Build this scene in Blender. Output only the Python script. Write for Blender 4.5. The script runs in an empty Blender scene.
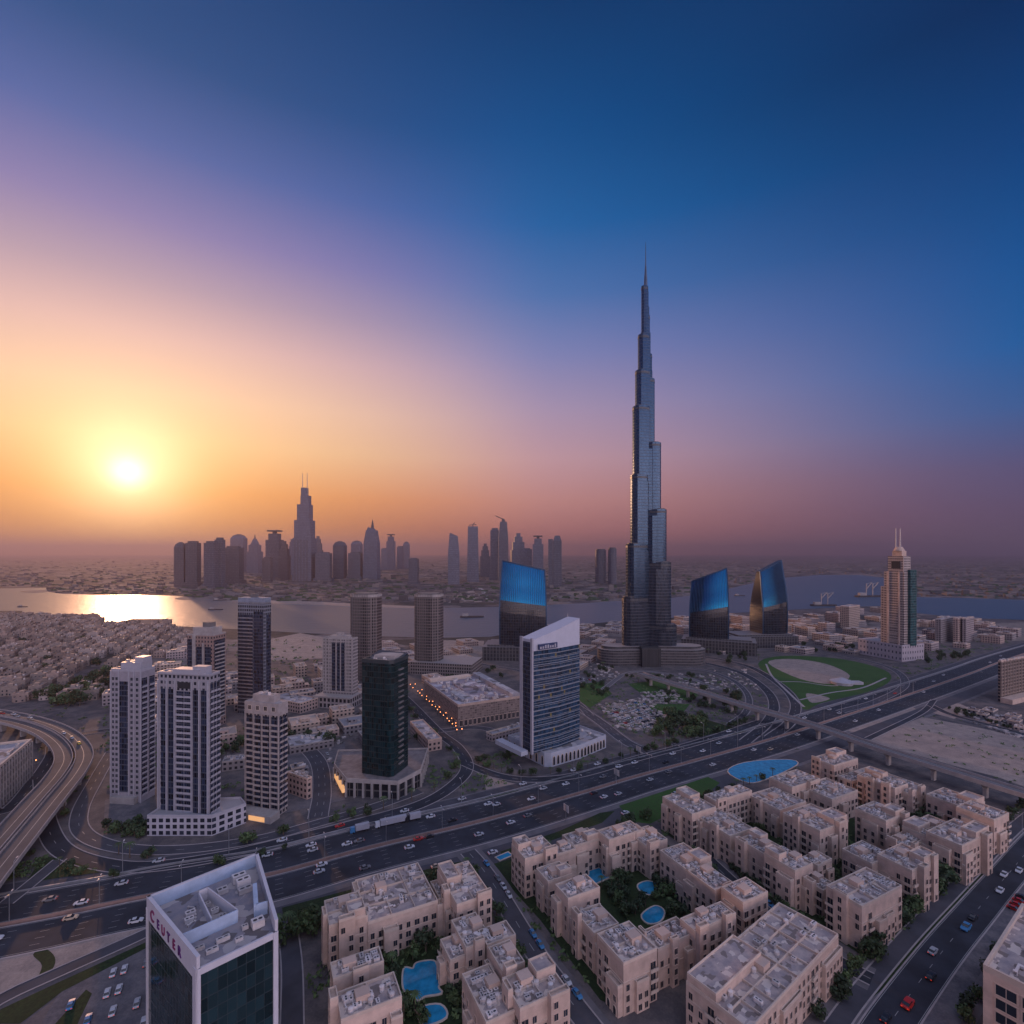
import bpy, math, random
from mathutils import Vector, Matrix
R = random.Random(11)
S = bpy.context.scene
COL = S.collection
rad = math.radians

# ---------------------------------------------------------------- camera, sky, sun, exposure
CAMZ, FOC, HOR = 150.0, 512.0, 553.0
cam = bpy.data.cameras.new('camera')
cam.lens, cam.sensor_width = 18.0, 36.0
cam.shift_y = (HOR - 512.0) / 1024.0
cam.clip_start, cam.clip_end = 1.0, 90000.0
camo = bpy.data.objects.new('camera', cam)
camo.location = (0, 0, CAMZ)
camo.rotation_euler = (rad(90), 0, 0)
COL.objects.link(camo)
S.camera = camo

SUN_AZ, SUN_EL = math.atan2(-384, 512), rad(7.2)
SUN = Vector((math.sin(SUN_AZ) * math.cos(SUN_EL), math.cos(SUN_AZ) * math.cos(SUN_EL), math.sin(SUN_EL)))

def build_world():
    w = bpy.data.worlds.new('World'); S.world = w
    w.use_nodes = True
    nt = w.node_tree; N = nt.nodes; L = nt.links
    N.clear()
    out = N.new('ShaderNodeOutputWorld'); bg = N.new('ShaderNodeBackground')
    tc = N.new('ShaderNodeTexCoord')
    def vm(op, a, b=None):
        n = N.new('ShaderNodeVectorMath'); n.operation = op
        L.new(a, n.inputs[0])
        if b is not None:
            if isinstance(b, (tuple, Vector)): n.inputs[1].default_value = b
            else: L.new(b, n.inputs[1])
        return n
    def mm(op, a, b=None, clamp=False):
        n = N.new('ShaderNodeMath'); n.operation = op; n.use_clamp = clamp
        for i, x in enumerate((a, b)):
            if x is None: continue
            if isinstance(x, (int, float)): n.inputs[i].default_value = x
            else: L.new(x, n.inputs[i])
        return n.outputs[0]
    d = vm('NORMALIZE', tc.outputs['Generated']).outputs[0]
    sep = N.new('ShaderNodeSeparateXYZ'); L.new(d, sep.inputs[0])
    z = mm('MAXIMUM', sep.outputs['Z'], 0.0)
    flat = vm('NORMALIZE', vm('MULTIPLY', d, (1, 1, 0)).outputs[0]).outputs[0]
    sh = Vector((SUN.x, SUN.y, 0)).normalized()
    ca = vm('DOT_PRODUCT', flat, sh).outputs['Value']
    c = vm('DOT_PRODUCT', d, SUN).outputs['Value']
    def ramp(stops):
        r = N.new('ShaderNodeValToRGB'); L.new(z, r.inputs[0])
        e = r.color_ramp; e.interpolation = 'B_SPLINE' if False else 'EASE'
        e.interpolation = 'LINEAR'
        while len(e.elements) < len(stops): e.elements.new(0.5)
        for el, (p, col) in zip(e.elements, stops):
            el.position = p; el.color = (*col, 1)
        return r.outputs[0]
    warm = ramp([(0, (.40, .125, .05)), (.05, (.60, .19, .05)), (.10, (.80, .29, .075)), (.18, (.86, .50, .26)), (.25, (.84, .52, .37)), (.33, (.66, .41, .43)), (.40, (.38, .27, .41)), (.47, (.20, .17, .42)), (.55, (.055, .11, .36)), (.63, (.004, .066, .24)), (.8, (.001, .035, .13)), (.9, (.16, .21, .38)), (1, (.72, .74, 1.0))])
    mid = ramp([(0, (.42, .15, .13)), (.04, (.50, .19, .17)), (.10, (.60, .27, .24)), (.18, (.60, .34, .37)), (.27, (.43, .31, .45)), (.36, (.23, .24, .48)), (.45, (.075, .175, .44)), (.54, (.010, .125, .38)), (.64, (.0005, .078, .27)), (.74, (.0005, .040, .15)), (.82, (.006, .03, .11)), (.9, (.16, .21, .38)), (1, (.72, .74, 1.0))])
    cool = ramp([(0, (.115, .078, .125)), (.06, (.115, .080, .155)), (.12, (.095, .088, .20)), (.2, (.030, .108, .31)), (.28, (.002, .105, .34)), (.38, (.0003, .082, .29)), (.5, (.0003, .048, .19)), (.62, (.0003, .022, .095)), (.78, (.006, .03, .11)), (.9, (.16, .21, .38)), (1, (.72, .74, 1.0))])  # top stops of all three: unseen zenith brightened to fill roofs and ground
    def mr(lo, hi):
        n = N.new('ShaderNodeMapRange'); n.interpolation_type = 'SMOOTHSTEP'
        n.inputs['From Min'].default_value = lo; n.inputs['From Max'].default_value = hi
        L.new(ca, n.inputs['Value']); return n.outputs[0]
    def mix(f, a, b, mode='MIX'):
        n = N.new('ShaderNodeMixRGB'); n.blend_type = mode
        if isinstance(f, (int, float)): n.inputs[0].default_value = f
        else: L.new(f, n.inputs[0])
        for i, x in ((1, a), (2, b)):
            if isinstance(x, tuple): n.inputs[i].default_value = x
            else: L.new(x, n.inputs[i])
        return n.outputs[0]
    sky = mix(mr(.06, .93), cool, mid)
    sky = mix(mr(.74, 1.02), sky, warm)
    back = ramp([(0, (2.2, 1.55, 1.6)), (.08, (3.9, 2.8, 2.9)), (.17, (3.0, 2.35, 2.6)), (.27, (1.0, 1.05, 1.5)), (.45, (.36, .5, 1.0)), (.8, (.66, .70, 1.05)), (1, (.72, .74, 1.0))])  # unseen sky behind the camera, brightened as added fill on facing walls
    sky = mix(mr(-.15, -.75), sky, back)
    cpos = mm('MAXIMUM', c, 0.0001)
    def glow(sky, p, col):
        g = mm('POWER', cpos, p)
        return mix(1.0, sky, mix(1.0, (*col, 1), g, 'MULTIPLY'), 'ADD')
    sky = glow(sky, 9, (.13, .10, .045))
    sky = glow(sky, 30, (.30, .15, .02))
    sky = glow(sky, 150, (.36, .26, .12))
    sky = glow(sky, 450, (.6, .5, .36))
    sky = glow(sky, 4000, (.9, .85, .75))
    nis = N.new('ShaderNodeTexSky'); nis.sky_type = 'NISHITA'; nis.sun_disc = False
    nis.sun_elevation = SUN_EL; nis.sun_rotation = SUN_AZ
    nis.air_density, nis.dust_density, nis.ozone_density = 1.5, 3.0, 4.0
    sky = mix(1.0, sky, mix(1.0, nis.outputs[0], (.0012, .0012, .0012, 1), 'MULTIPLY'), 'ADD')
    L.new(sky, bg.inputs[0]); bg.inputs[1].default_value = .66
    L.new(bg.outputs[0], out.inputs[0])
build_world()

sun = bpy.data.lights.new('sun', 'SUN')
sun.energy, sun.angle, sun.color = 1.5, rad(1.0), (1.0, .50, .27)
suno = bpy.data.objects.new('sun', sun)
suno.rotation_euler = SUN.to_track_quat('Z', 'Y').to_euler()
suno.location = (0, 0, 900)
COL.objects.link(suno)
vs = S.view_settings
vs.view_transform, vs.look, vs.exposure, vs.gamma = 'Standard', 'None', 0.6, 1.0
S.cycles.max_bounces = 5
S.cycles.diffuse_bounces = 2
S.cycles.glossy_bounces = 3
S.cycles.volume_bounces = 0
S.cycles.use_denoising = True

# ---------------------------------------------------------------- pixel helpers (where things stand in the place)
def G(px, py, z=0.0):
    Y = (CAMZ - z) * FOC / (py - HOR)
    return Vector(((px - 512) / FOC * Y, Y, z))
def ztop(py, Y): return CAMZ - (py - HOR) * Y / FOC
def PX(p): return 512 + FOC * p[0] / p[1], HOR + FOC * (CAMZ - p[2]) / p[1]

# ---------------------------------------------------------------- mesh builder and tags
class MB:
    def __init__(s): s.v, s.f, s.m = [], [], []
    def add(s, vs, fs, m=0):
        b = len(s.v); s.v += [tuple(v) for v in vs]
        for f in fs: s.f.append([b + i for i in f]); s.m.append(m)
        return s
    def box(s, x0, x1, y0, y1, z0, z1, m=0, mtop=None):
        s.add([(x0, y0, z0), (x1, y0, z0), (x1, y1, z0), (x0, y1, z0), (x0, y0, z1), (x1, y0, z1), (x1, y1, z1), (x0, y1, z1)],
              [(0, 3, 2, 1), (0, 1, 5, 4), (1, 2, 6, 5), (2, 3, 7, 6), (3, 0, 4, 7)], m)
        b = len(s.v) - 8
        s.f.append([b + 4, b + 5, b + 6, b + 7]); s.m.append(m if mtop is None else mtop)
        return s
    def prism(s, pts, z0, z1, m=0, mtop=None, sc=1.0):
        n = len(pts)
        zt = z1 if isinstance(z1, (list, tuple)) else [z1] * n
        cx = sum(p[0] for p in pts) / n; cy = sum(p[1] for p in pts) / n
        vs = [(p[0], p[1], z0) for p in pts] + [(cx + (p[0] - cx) * sc, cy + (p[1] - cy) * sc, zt[i]) for i, p in enumerate(pts)]
        s.add(vs, [tuple(range(n - 1, -1, -1))] + [(i, (i + 1) % n, n + (i + 1) % n, n + i) for i in range(n)], m)
        b = len(s.v) - 2 * n
        s.f.append([b + n + i for i in range(n)]); s.m.append(m if mtop is None else mtop)
        return s
    def ring(s, pts, t, z0, z1, m=0):
        n = len(pts)
        cx = sum(p[0] for p in pts) / n; cy = sum(p[1] for p in pts) / n
        inn = inset(pts, t)
        vs = [(p[0], p[1], z0) for p in pts] + [(p[0], p[1], z1) for p in pts] + [(p[0], p[1], z0) for p in inn] + [(p[0], p[1], z1) for p in inn]
        fs = []
        for i in range(n):
            j = (i + 1) % n
            fs += [(i, j, n + j, n + i), (n + i, n + j, 3 * n + j, 3 * n + i), (2 * n + j, 2 * n + i, 3 * n + i, 3 * n + j)]
        return s.add(vs, fs, m)
    def cyl(s, x, y, r, z0, z1, n=8, m=0, r1=None):
        r1 = r if r1 is None else r1
        vs = [(x + r * math.cos(2 * math.pi * i / n), y + r * math.sin(2 * math.pi * i / n), z0) for i in range(n)]
        vs += [(x + r1 * math.cos(2 * math.pi * i / n), y + r1 * math.sin(2 * math.pi * i / n), z1) for i in range(n)]
        return s.add(vs, [tuple(range(n - 1, -1, -1)), tuple(range(n, 2 * n))] + [(i, (i + 1) % n, n + (i + 1) % n, n + i) for i in range(n)], m)
    def bar(s, a, b, r, m=0):
        a, b = Vector(a), Vector(b); d = (b - a).normalized()
        e = d.cross(Vector((0, 0, 1))) if abs(d.z) < .95 else d.cross(Vector((1, 0, 0)))
        e.normalize(); f = d.cross(e)
        q = [e * r + f * r, -e * r + f * r, -e * r - f * r, e * r - f * r]
        return s.add([a + k for k in q] + [b + k for k in q], [(0, 1, 2, 3), (7, 6, 5, 4)] + [(i, i + 4, (i + 1) % 4 + 4, (i + 1) % 4) for i in range(4)], m)
    def mesh(s, name, mats, smooth=False):
        me = bpy.data.meshes.new(name)
        me.from_pydata(s.v, [], s.f)
        for q in (mats if isinstance(mats, (list, tuple)) else [mats]): me.materials.append(q)
        me.polygons.foreach_set('material_index', s.m)
        if smooth: me.polygons.foreach_set('use_smooth', [True] * len(s.f))
        me.update(); return me
    def obj(s, name, mats, parent=None, loc=None, smooth=False):
        return link(name, s.mesh(name, mats, smooth), parent, loc)
def inset(pts, t):
    n = len(pts); out = []
    for i in range(n):
        p, a, b = Vector(pts[i][:2]), Vector(pts[i - 1][:2]), Vector(pts[(i + 1) % n][:2])
        d1, d2 = (p - a).normalized(), (b - p).normalized()
        n1, n2 = Vector((-d1.y, d1.x)), Vector((-d2.y, d2.x))
        k = n1 + n2
        k = k / max(.3, (k.length_squared / 2))
        out.append((p.x + k.x * t, p.y + k.y * t))
    return out
def link(name, me, parent=None, loc=None, rot=None, scale=None):
    o = bpy.data.objects.new(name, me); COL.objects.link(o)
    if parent is not None: o.parent = parent
    if loc is not None: o.location = loc
    if rot is not None: o.rotation_euler = (0, 0, rot)
    if scale is not None: o.scale = scale
    return o
THINGS = []
def tag(o, label, cat, group=None):
    o['label'] = label; o['category'] = cat
    if group: o['group'] = group
    THINGS.append(o); return o
def thing(name, label, cat, loc, rot=0, group=None):
    e = bpy.data.objects.new(name, None); COL.objects.link(e)
    e.location = loc; e.rotation_euler = (0, 0, rot); e.empty_display_size = 1
    return tag(e, label, cat, group)
def struct(o, kind='structure'): o['kind'] = kind; return o
def near(pn, py, pxl, pxr, ang, z=0.0):
    P = G(pn, py, z); a = rad(ang)
    v, u = (math.cos(a), math.sin(a)), (-math.sin(a), math.cos(a))
    def t(q, px):
        k = (px - 512) / FOC
        return (k * P.y - P.x) / (q[0] - k * q[1])
    return P, abs(t(v, pxr)), abs(t(u, pxl))

# ---------------------------------------------------------------- materials
def nodes(name):
    m = bpy.data.materials.new(name); m.use_nodes = True
    nt = m.node_tree; return m, nt, nt.nodes, nt.links, nt.nodes['Principled BSDF']
def mathn(N, L, op, a, b=None, c=None):
    n = N.new('ShaderNodeMath'); n.operation = op
    for i, x in enumerate((a, b, c)):
        if x is None: continue
        if isinstance(x, (int, float)): n.inputs[i].default_value = x
        else: L.new(x, n.inputs[i])
    return n.outputs[0]
def mixc(N, L, f, a, b, mode='MIX'):
    n = N.new('ShaderNodeMixRGB'); n.blend_type = mode
    for i, x in enumerate((f, a, b)):
        if isinstance(x, (int, float)): n.inputs[i].default_value = x
        elif isinstance(x, tuple): n.inputs[i].default_value = (*x[:3], 1)
        else: L.new(x, n.inputs[i])
    return n.outputs[0]
def tint(c, k): return tuple(min(1, x * k) for x in c)
def noise(N, L, vec, scale, detail=4, rough=.6):
    n = N.new('ShaderNodeTexNoise'); n.inputs['Scale'].default_value = scale
    n.inputs['Detail'].default_value = detail; n.inputs['Roughness'].default_value = rough
    L.new(vec, n.inputs['Vector']); return n.outputs['Fac']
def stretch(N, L, f, lo, hi):
    n = N.new('ShaderNodeMapRange'); n.inputs['From Min'].default_value = lo; n.inputs['From Max'].default_value = hi
    L.new(f, n.inputs['Value']); return n.outputs[0]
def mat(name, col, rough=.75, metal=0.0, var=.18, scale=.3, rnd=.0, emit=None, world=False, spec=.4):
    m, nt, N, L, b = nodes(name)
    b.inputs['Roughness'].default_value = rough; b.inputs['Metallic'].default_value = metal
    b.inputs['Specular IOR Level'].default_value = spec
    tc = N.new('ShaderNodeTexCoord'); ge = N.new('ShaderNodeNewGeometry')
    vec = ge.outputs['Position'] if world else tc.outputs['Object']
    f = stretch(N, L, noise(N, L, vec, scale), .3, .7)
    c = mixc(N, L, f, tint(col, 1 - var), tint(col, 1 + var))
    if rnd:
        oi = N.new('ShaderNodeObjectInfo')
        k = mathn(N, L, 'MULTIPLY_ADD', oi.outputs['Random'], 2 * rnd, 1 - rnd)
        c = mixc(N, L, 1.0, c, k, 'MULTIPLY')
    L.new(c, b.inputs['Base Color'])
    if emit:
        b.inputs['Emission Color'].default_value = (*emit[:3], 1); b.inputs['Emission Strength'].default_value = emit[3]
    return m
def ground_mat(name, cols, scales=(.02, .15), rough=.9):
    # three tones mixed by two sizes of patch, plus fine grain
    m, nt, N, L, b = nodes(name); b.inputs['Roughness'].default_value = rough
    b.inputs['Specular IOR Level'].default_value = .25
    ge = N.new('ShaderNodeNewGeometry'); p = ge.outputs['Position']
    f1 = stretch(N, L, noise(N, L, p, scales[0], 5), .38, .62)
    f2 = stretch(N, L, noise(N, L, p, scales[1], 5, .7), .42, .62)
    c = mixc(N, L, f2, mixc(N, L, f1, cols[0], cols[1]), cols[2])
    f3 = stretch(N, L, noise(N, L, p, 1.3, 3), .2, .8)
    c = mixc(N, L, 1.0, c, mathn(N, L, 'MULTIPLY_ADD', f3, .4, .8), 'MULTIPLY')
    L.new(c, b.inputs['Base Color']); return m
def fac(name, wall, glass, pu, pz, fu, fz, roof=None, rough=.18, metal=.0, wrough=.6, wmetal=0.0, lit=0.0, var=.5, streakcol=(1, .6, .25)):
    # window grid in the building's own metres, a tone for each pane
    m, nt, N, L, b = nodes(name)
    tc = N.new('ShaderNodeTexCoord')
    so = N.new('ShaderNodeSeparateXYZ'); L.new(tc.outputs['Object'], so.inputs[0])
    sn = N.new('ShaderNodeSeparateXYZ'); L.new(tc.outputs['Normal'], sn.inputs[0])
    ax = mathn(N, L, 'ABSOLUTE', sn.outputs['X']); ay = mathn(N, L, 'ABSOLUTE', sn.outputs['Y'])
    side = mathn(N, L, 'GREATER_THAN', ax, ay)
    u = mathn(N, L, 'ADD', mathn(N, L, 'MULTIPLY', so.outputs['Y'], side), mathn(N, L, 'MULTIPLY', so.outputs['X'], mathn(N, L, 'SUBTRACT', 1.0, side)))
    uu = mathn(N, L, 'DIVIDE', u, pu); zz = mathn(N, L, 'DIVIDE', so.outputs['Z'], pz)
    def cell(t, f):
        return mathn(N, L, 'LESS_THAN', mathn(N, L, 'ABSOLUTE', mathn(N, L, 'SUBTRACT', mathn(N, L, 'FRACT', t), .5)), f / 2)
    win = mathn(N, L, 'MULTIPLY', cell(uu, fu), cell(zz, fz))
    up = mathn(N, L, 'GREATER_THAN', mathn(N, L, 'ABSOLUTE', sn.outputs['Z']), .6)
    win = mathn(N, L, 'MULTIPLY', win, mathn(N, L, 'SUBTRACT', 1.0, up))
    cv = N.new('ShaderNodeCombineXYZ')
    L.new(mathn(N, L, 'FLOOR', uu), cv.inputs[0]); L.new(mathn(N, L, 'FLOOR', zz), cv.inputs[1]); L.new(side, cv.inputs[2])
    wn = N.new('ShaderNodeTexWhiteNoise'); L.new(cv.outputs[0], wn.inputs['Vector'])
    k = mathn(N, L, 'MULTIPLY_ADD', wn.outputs['Value'], 2 * var, 1 - var)
    gl = mixc(N, L, 1.0, glass, k, 'MULTIPLY')
    f = stretch(N, L, noise(N, L, tc.outputs['Object'], .12, 5), .3, .7)
    wl = mixc(N, L, f, tint(wall, .86), tint(wall, 1.1))
    wl = mixc(N, L, up, wl, roof or tint(wall, .8))
    L.new(mixc(N, L, win, wl, gl), b.inputs['Base Color'])
    L.new(mathn(N, L, 'MULTIPLY_ADD', win, rough - wrough, wrough), b.inputs['Roughness'])
    L.new(mathn(N, L, 'MULTIPLY_ADD', win, metal - wmetal, wmetal), b.inputs['Metallic'])
    if lit:  # this share of panes emits, painted stand-ins for yellow reflections
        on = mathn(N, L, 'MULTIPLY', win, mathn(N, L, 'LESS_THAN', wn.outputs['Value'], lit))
        b.inputs['Emission Color'].default_value = (*streakcol, 1)
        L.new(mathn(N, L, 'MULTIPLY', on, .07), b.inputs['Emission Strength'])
    bp = N.new('ShaderNodeBump'); bp.inputs['Strength'].default_value = .6; bp.inputs['Distance'].default_value = .25
    L.new(mathn(N, L, 'SUBTRACT', 1.0, win), bp.inputs['Height']); L.new(bp.outputs[0], b.inputs['Normal'])
    return m
def roof_mat(name, a, b_, c_, cell=.45):
    m, nt, N, L, b = nodes(name); b.inputs['Roughness'].default_value = .85
    tc = N.new('ShaderNodeTexCoord'); ge = N.new('ShaderNodeNewGeometry')
    vo = N.new('ShaderNodeTexVoronoi'); vo.distance = 'CHEBYCHEV'; vo.inputs['Scale'].default_value = cell
    L.new(tc.outputs['Object'], vo.inputs['Vector'])
    sc = N.new('ShaderNodeSeparateColor'); L.new(vo.outputs['Color'], sc.inputs[0])
    f = stretch(N, L, noise(N, L, ge.outputs['Position'], .35, 5), .35, .65)
    c = mixc(N, L, f, a, b_)
    c = mixc(N, L, mathn(N, L, 'GREATER_THAN', sc.outputs[0], .72), c, c_)
    c = mixc(N, L, mathn(N, L, 'LESS_THAN', sc.outputs[1], .16), c, tint(a, .45))
    L.new(c, b.inputs['Base Color']); return m

PLA = mat('sand_plaster', (.58, .42, .335), var=.2, scale=.22, rnd=.08)
PLA2 = mat('pale_plaster', (.60, .47, .38), var=.12, scale=.25, rnd=.06)
WHITE = mat('white_paint', (.385, .37, .405), rough=.5, var=.08)
CONC = mat('concrete', (.36, .32, .30), var=.2, scale=.15)
DCONC = mat('dark_concrete', (.16, .145, .14), var=.2, scale=.15)
GLASS = mat('dark_glass', (.025, .032, .045), rough=.12, var=.35, scale=.35, rnd=.3, spec=.6)
NAVY = fac('navy_glass', (.05, .06, .085), (.018, .026, .05), 1.6, 3.2, .86, .78, rough=.12, wrough=.35, var=.75)
BLACKG = mat('black_metal', (.03, .03, .035), rough=.4)
STEEL = mat('steel', (.42, .43, .45), rough=.35, metal=.7)
ROOFT = roof_mat('cluttered_roof', (.52, .40, .35), (.32, .265, .265), (.68, .55, .47))
ROOFP = roof_mat('pale_roof', (.40, .36, .35), (.30, .29, .33), (.52, .47, .46), .2)
ROOFB = roof_mat('mall_roof', (.36, .29, .30), (.24, .22, .27), (.55, .50, .52), .11)
UNIT = mat('roof_unit_metal', (.58, .51, .48), rough=.5, var=.2, scale=.8, rnd=.25)
ASPH = mat('asphalt', (.031, .034, .045), rough=.85, var=.42, scale=.06, world=True)
ASPH2 = mat('worn_asphalt', (.068, .066, .078), rough=.88, var=.22, scale=.1, world=True)
PAVE = mat('paving', (.15, .135, .14), rough=.9, var=.22, scale=.12, world=True)
KERB = mat('kerb_stone', (.36, .31, .30), rough=.85, var=.12)
MEDI = mat('brick_median', (.22, .135, .11), rough=.9, var=.2, scale=.3, world=True)
PAINT = mat('road_paint', (.34, .33, .32), rough=.6, var=.15, world=True)
LAWN = ground_mat('lawn_grass', ((.036, .098, .020), (.050, .125, .026), (.050, .085, .028)), (.05, .5))
HEDGE = ground_mat('hedge_grass', ((.022, .040, .014), (.032, .055, .018), (.016, .028, .012)), (.1, .9))
SAND = ground_mat('bare_sand', ((.40, .31, .26), (.34, .265, .23), (.27, .215, .19)), (.02, .12))
SAND2 = ground_mat('rough_sand', ((.30, .24, .21), (.24, .195, .17), (.15, .125, .11)), (.02, .12))
EARTH = ground_mat('city_ground', ((.105, .092, .094), (.07, .066, .072), (.17, .14, .13)), (.012, .07))
LOTT = ground_mat('lot_paving', ((.13, .12, .13), (.095, .09, .10), (.18, .16, .16)), (.03, .15))
POOLB = mat('pool_water', (.02, .24, .42), rough=.05, var=.3, scale=.35)
TILE = mat('pool_edge_stone', (.50, .42, .36))
LEAF = mat('leaf_green', (.062, .098, .034), rough=.7, var=.5, scale=.5, rnd=.35)
LEAFD = mat('leaf_dark', (.040, .064, .028), rough=.75, var=.5, scale=.5, rnd=.3)
BARK = mat('bark', (.12, .085, .06))
GLOW = mat('lit_shopfront', (.6, .4, .2), emit=(1, .48, .18, .45))
LAMPON = mat('lit_lamp', (.8, .5, .3), emit=(1, .30, .09, 3.0))
CARM = {k: mat(k + '_car_paint', c, rough=.3, var=.03, spec=.6) for k, c in dict(white=(.56, .56, .58), silver=(.42, .43, .45), black=(.02, .02, .024), red=(.48, .025, .02), blue=(.06, .22, .42), yellow=(.6, .42, .05), beige=(.45, .36, .27), grey=(.17, .17, .18)).items()}
TYRE = mat('tyre_rubber', (.02, .02, .02), rough=.9)
REDL = mat('tail_light', (.5, .02, .01), emit=(1, .06, .02, .35))
# ---------------------------------------------------------------- ground, water, haze
def poly(name, pxs, z, m, kind='structure', world=None):
    pts = world or [G(*p) for p in pxs]
    if sum(pts[i].x * pts[(i + 1) % len(pts)].y - pts[(i + 1) % len(pts)].x * pts[i].y for i in range(len(pts))) < 0: pts = pts[::-1]
    mb = MB().add([(p.x, p.y, z) for p in pts], [tuple(range(len(pts)))])
    o = mb.obj(name, m)
    if kind: o['kind'] = kind
    return o
def smooth_px(pxs, n=4):
    out = []; k = len(pxs)
    for i in range(k):
        p0, p1, p2, p3 = (Vector(pxs[(i + j) % k]) for j in (-1, 0, 1, 2))
        for s in range(n):
            t = s / n
            out.append(tuple(.5 * ((2 * p1) + (p2 - p0) * t + (2 * p0 - 5 * p1 + 4 * p2 - p3) * t * t + (3 * p1 - p0 - 3 * p2 + p3) * t ** 3)))
    return out

def far_ground_mat():
    m, nt, N, L, b = nodes('ground_terrain'); b.inputs['Roughness'].default_value = .95
    b.inputs['Specular IOR Level'].default_value = .1
    ge = N.new('ShaderNodeNewGeometry'); p = ge.outputs['Position']
    f1 = stretch(N, L, noise(N, L, p, .0016, 6, .65), .4, .6)
    c = mixc(N, L, f1, (.085, .075, .078), (.16, .13, .125))
    vo = N.new('ShaderNodeTexVoronoi'); vo.distance = 'CHEBYCHEV'; vo.inputs['Scale'].default_value = .012
    L.new(p, vo.inputs['Vector'])
    sc = N.new('ShaderNodeSeparateColor'); L.new(vo.outputs['Color'], sc.inputs[0])
    c = mixc(N, L, mathn(N, L, 'MULTIPLY', mathn(N, L, 'GREATER_THAN', sc.outputs[0], .6), .6), c, (.26, .21, .19))
    c = mixc(N, L, mathn(N, L, 'MULTIPLY', mathn(N, L, 'LESS_THAN', sc.outputs[1], .3), .8), c, (.055, .055, .05))
    f2 = stretch(N, L, noise(N, L, p, .06, 5, .7), .35, .65)
    c = mixc(N, L, 1.0, c, mathn(N, L, 'MULTIPLY_ADD', f2, .7, .65), 'MULTIPLY')
    L.new(c, b.inputs['Base Color']); return m
ext = 34000
gb = MB(); nn = 16
for i in range(nn):
    for j in range(nn):
        x0, x1 = -ext + 2 * ext * i / nn, -ext + 2 * ext * (i + 1) / nn
        y0, y1 = -2500 + (ext + 2500) * j / nn, -2500 + (ext + 2500) * (j + 1) / nn
        gb.add([(x0, y0, 0), (x1, y0, 0), (x1, y1, 0), (x0, y1, 0)], [(0, 1, 2, 3)])
struct(gb.obj('ground', far_ground_mat()))

def water_mat():
    m, nt, N, L, b = nodes('water_surface')
    b.inputs['Base Color'].default_value = (.055, .09, .125, 1); b.inputs['Roughness'].default_value = .38
    b.inputs['IOR'].default_value = 1.33; b.inputs['Specular IOR Level'].default_value = .5
    ge = N.new('ShaderNodeNewGeometry')
    mp = N.new('ShaderNodeMapping'); mp.inputs['Scale'].default_value = (.5, 1, 1); L.new(ge.outputs['Position'], mp.inputs['Vector'])
    f = noise(N, L, mp.outputs[0], .06, 6, .6)
    bp = N.new('ShaderNodeBump'); bp.inputs['Strength'].default_value = .6; bp.inputs['Distance'].default_value = 3.0
    L.new(f, bp.inputs['Height']); L.new(bp.outputs[0], b.inputs['Normal'])
    return m
WATER = water_mat()
near_shore = [(-120, 616), (-40, 613), (0, 611), (22, 611), (24, 616), (60, 615), (98, 614), (103, 622), (120, 622), (132, 619), (168, 619), (173, 626), (230, 629), (300, 633), (360, 636), (440, 638), (490, 637), (520, 632), (560, 627), (610, 622), (670, 618), (735, 613), (790, 610), (845, 607), (885, 606), (915, 613), (960, 618), (1024, 620), (1150, 625)]
far_shore = [(1150, 603), (1024, 600), (960, 598), (905, 597), (893, 590), (885, 578), (860, 575), (820, 575), (780, 578), (745, 585), (710, 593), (672, 598), (620, 601), (570, 604), (505, 607), (440, 608), (370, 606), (320, 603), (285, 603), (230, 601), (176, 596), (140, 595), (100, 595), (62, 594), (48, 592), (46, 588), (0, 588.5), (-60, 589), (-160, 590)]
def in_poly(x, y, P):
    c = False; j = len(P) - 1
    for i in range(len(P)):
        if (P[i][1] > y) != (P[j][1] > y) and x < (P[j][0] - P[i][0]) * (y - P[i][1]) / (P[j][1] - P[i][1]) + P[i][0]: c = not c
        j = i
    return c
WPOLY = near_shore + far_shore
poly('water', WPOLY, .35, WATER)
# sand spits and beaches along the creek
poly('sandbank', smooth_px([(20, 591.5), (44, 590.2), (47, 592), (30, 593)]), .6, SAND2)
poly('sandbank', smooth_px([(174, 599), (185, 597), (197, 598.5), (186, 600.2)]), .6, SAND2)
poly('beach', [(232, 602.5), (300, 604.5), (372, 607), (440, 609.5), (440, 607), (370, 604.5), (300, 601), (232, 599.5)], .5, SAND)
poly('sand_lot', [(448, 603), (462, 592), (478, 590), (482, 602)], .2, SAND)
poly('sand_lot', [(488, 602), (478, 588), (482, 588), (494, 602)], .2, KERB)
poly('sand_lot', [(548, 603), (552, 594), (590, 590), (596, 598)], .2, SAND2)
poly('sand_lot', [(262, 641), (300, 633), (338, 640), (330, 658), (272, 661)], .1, SAND)
poly('sand_lot', [(430, 648), (438, 640), (484, 641), (482, 662), (450, 664)], .1, SAND)
poly('sand_lot', [(960, 625), (1030, 622), (1060, 640), (975, 642)], .1, SAND2)

# haze: one even volume
def haze():
    m = bpy.data.materials.new('haze_air'); m.use_nodes = True
    nt = m.node_tree; nt.nodes.remove(nt.nodes['Principled BSDF'])
    v = nt.nodes.new('ShaderNodeVolumePrincipled')
    v.inputs['Color'].default_value = (.36, .32, .43, 1); v.inputs['Density'].default_value = HAZE
    v.inputs['Anisotropy'].default_value = .5
    nt.links.new(v.outputs[0], nt.nodes['Material Output'].inputs['Volume'])
    o = MB().box(-ext - 60, ext + 60, -2560, ext + 60, -1, 620).obj('haze', m)
    struct(o, 'stuff')
HAZE = 7.0e-5
haze()

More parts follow.
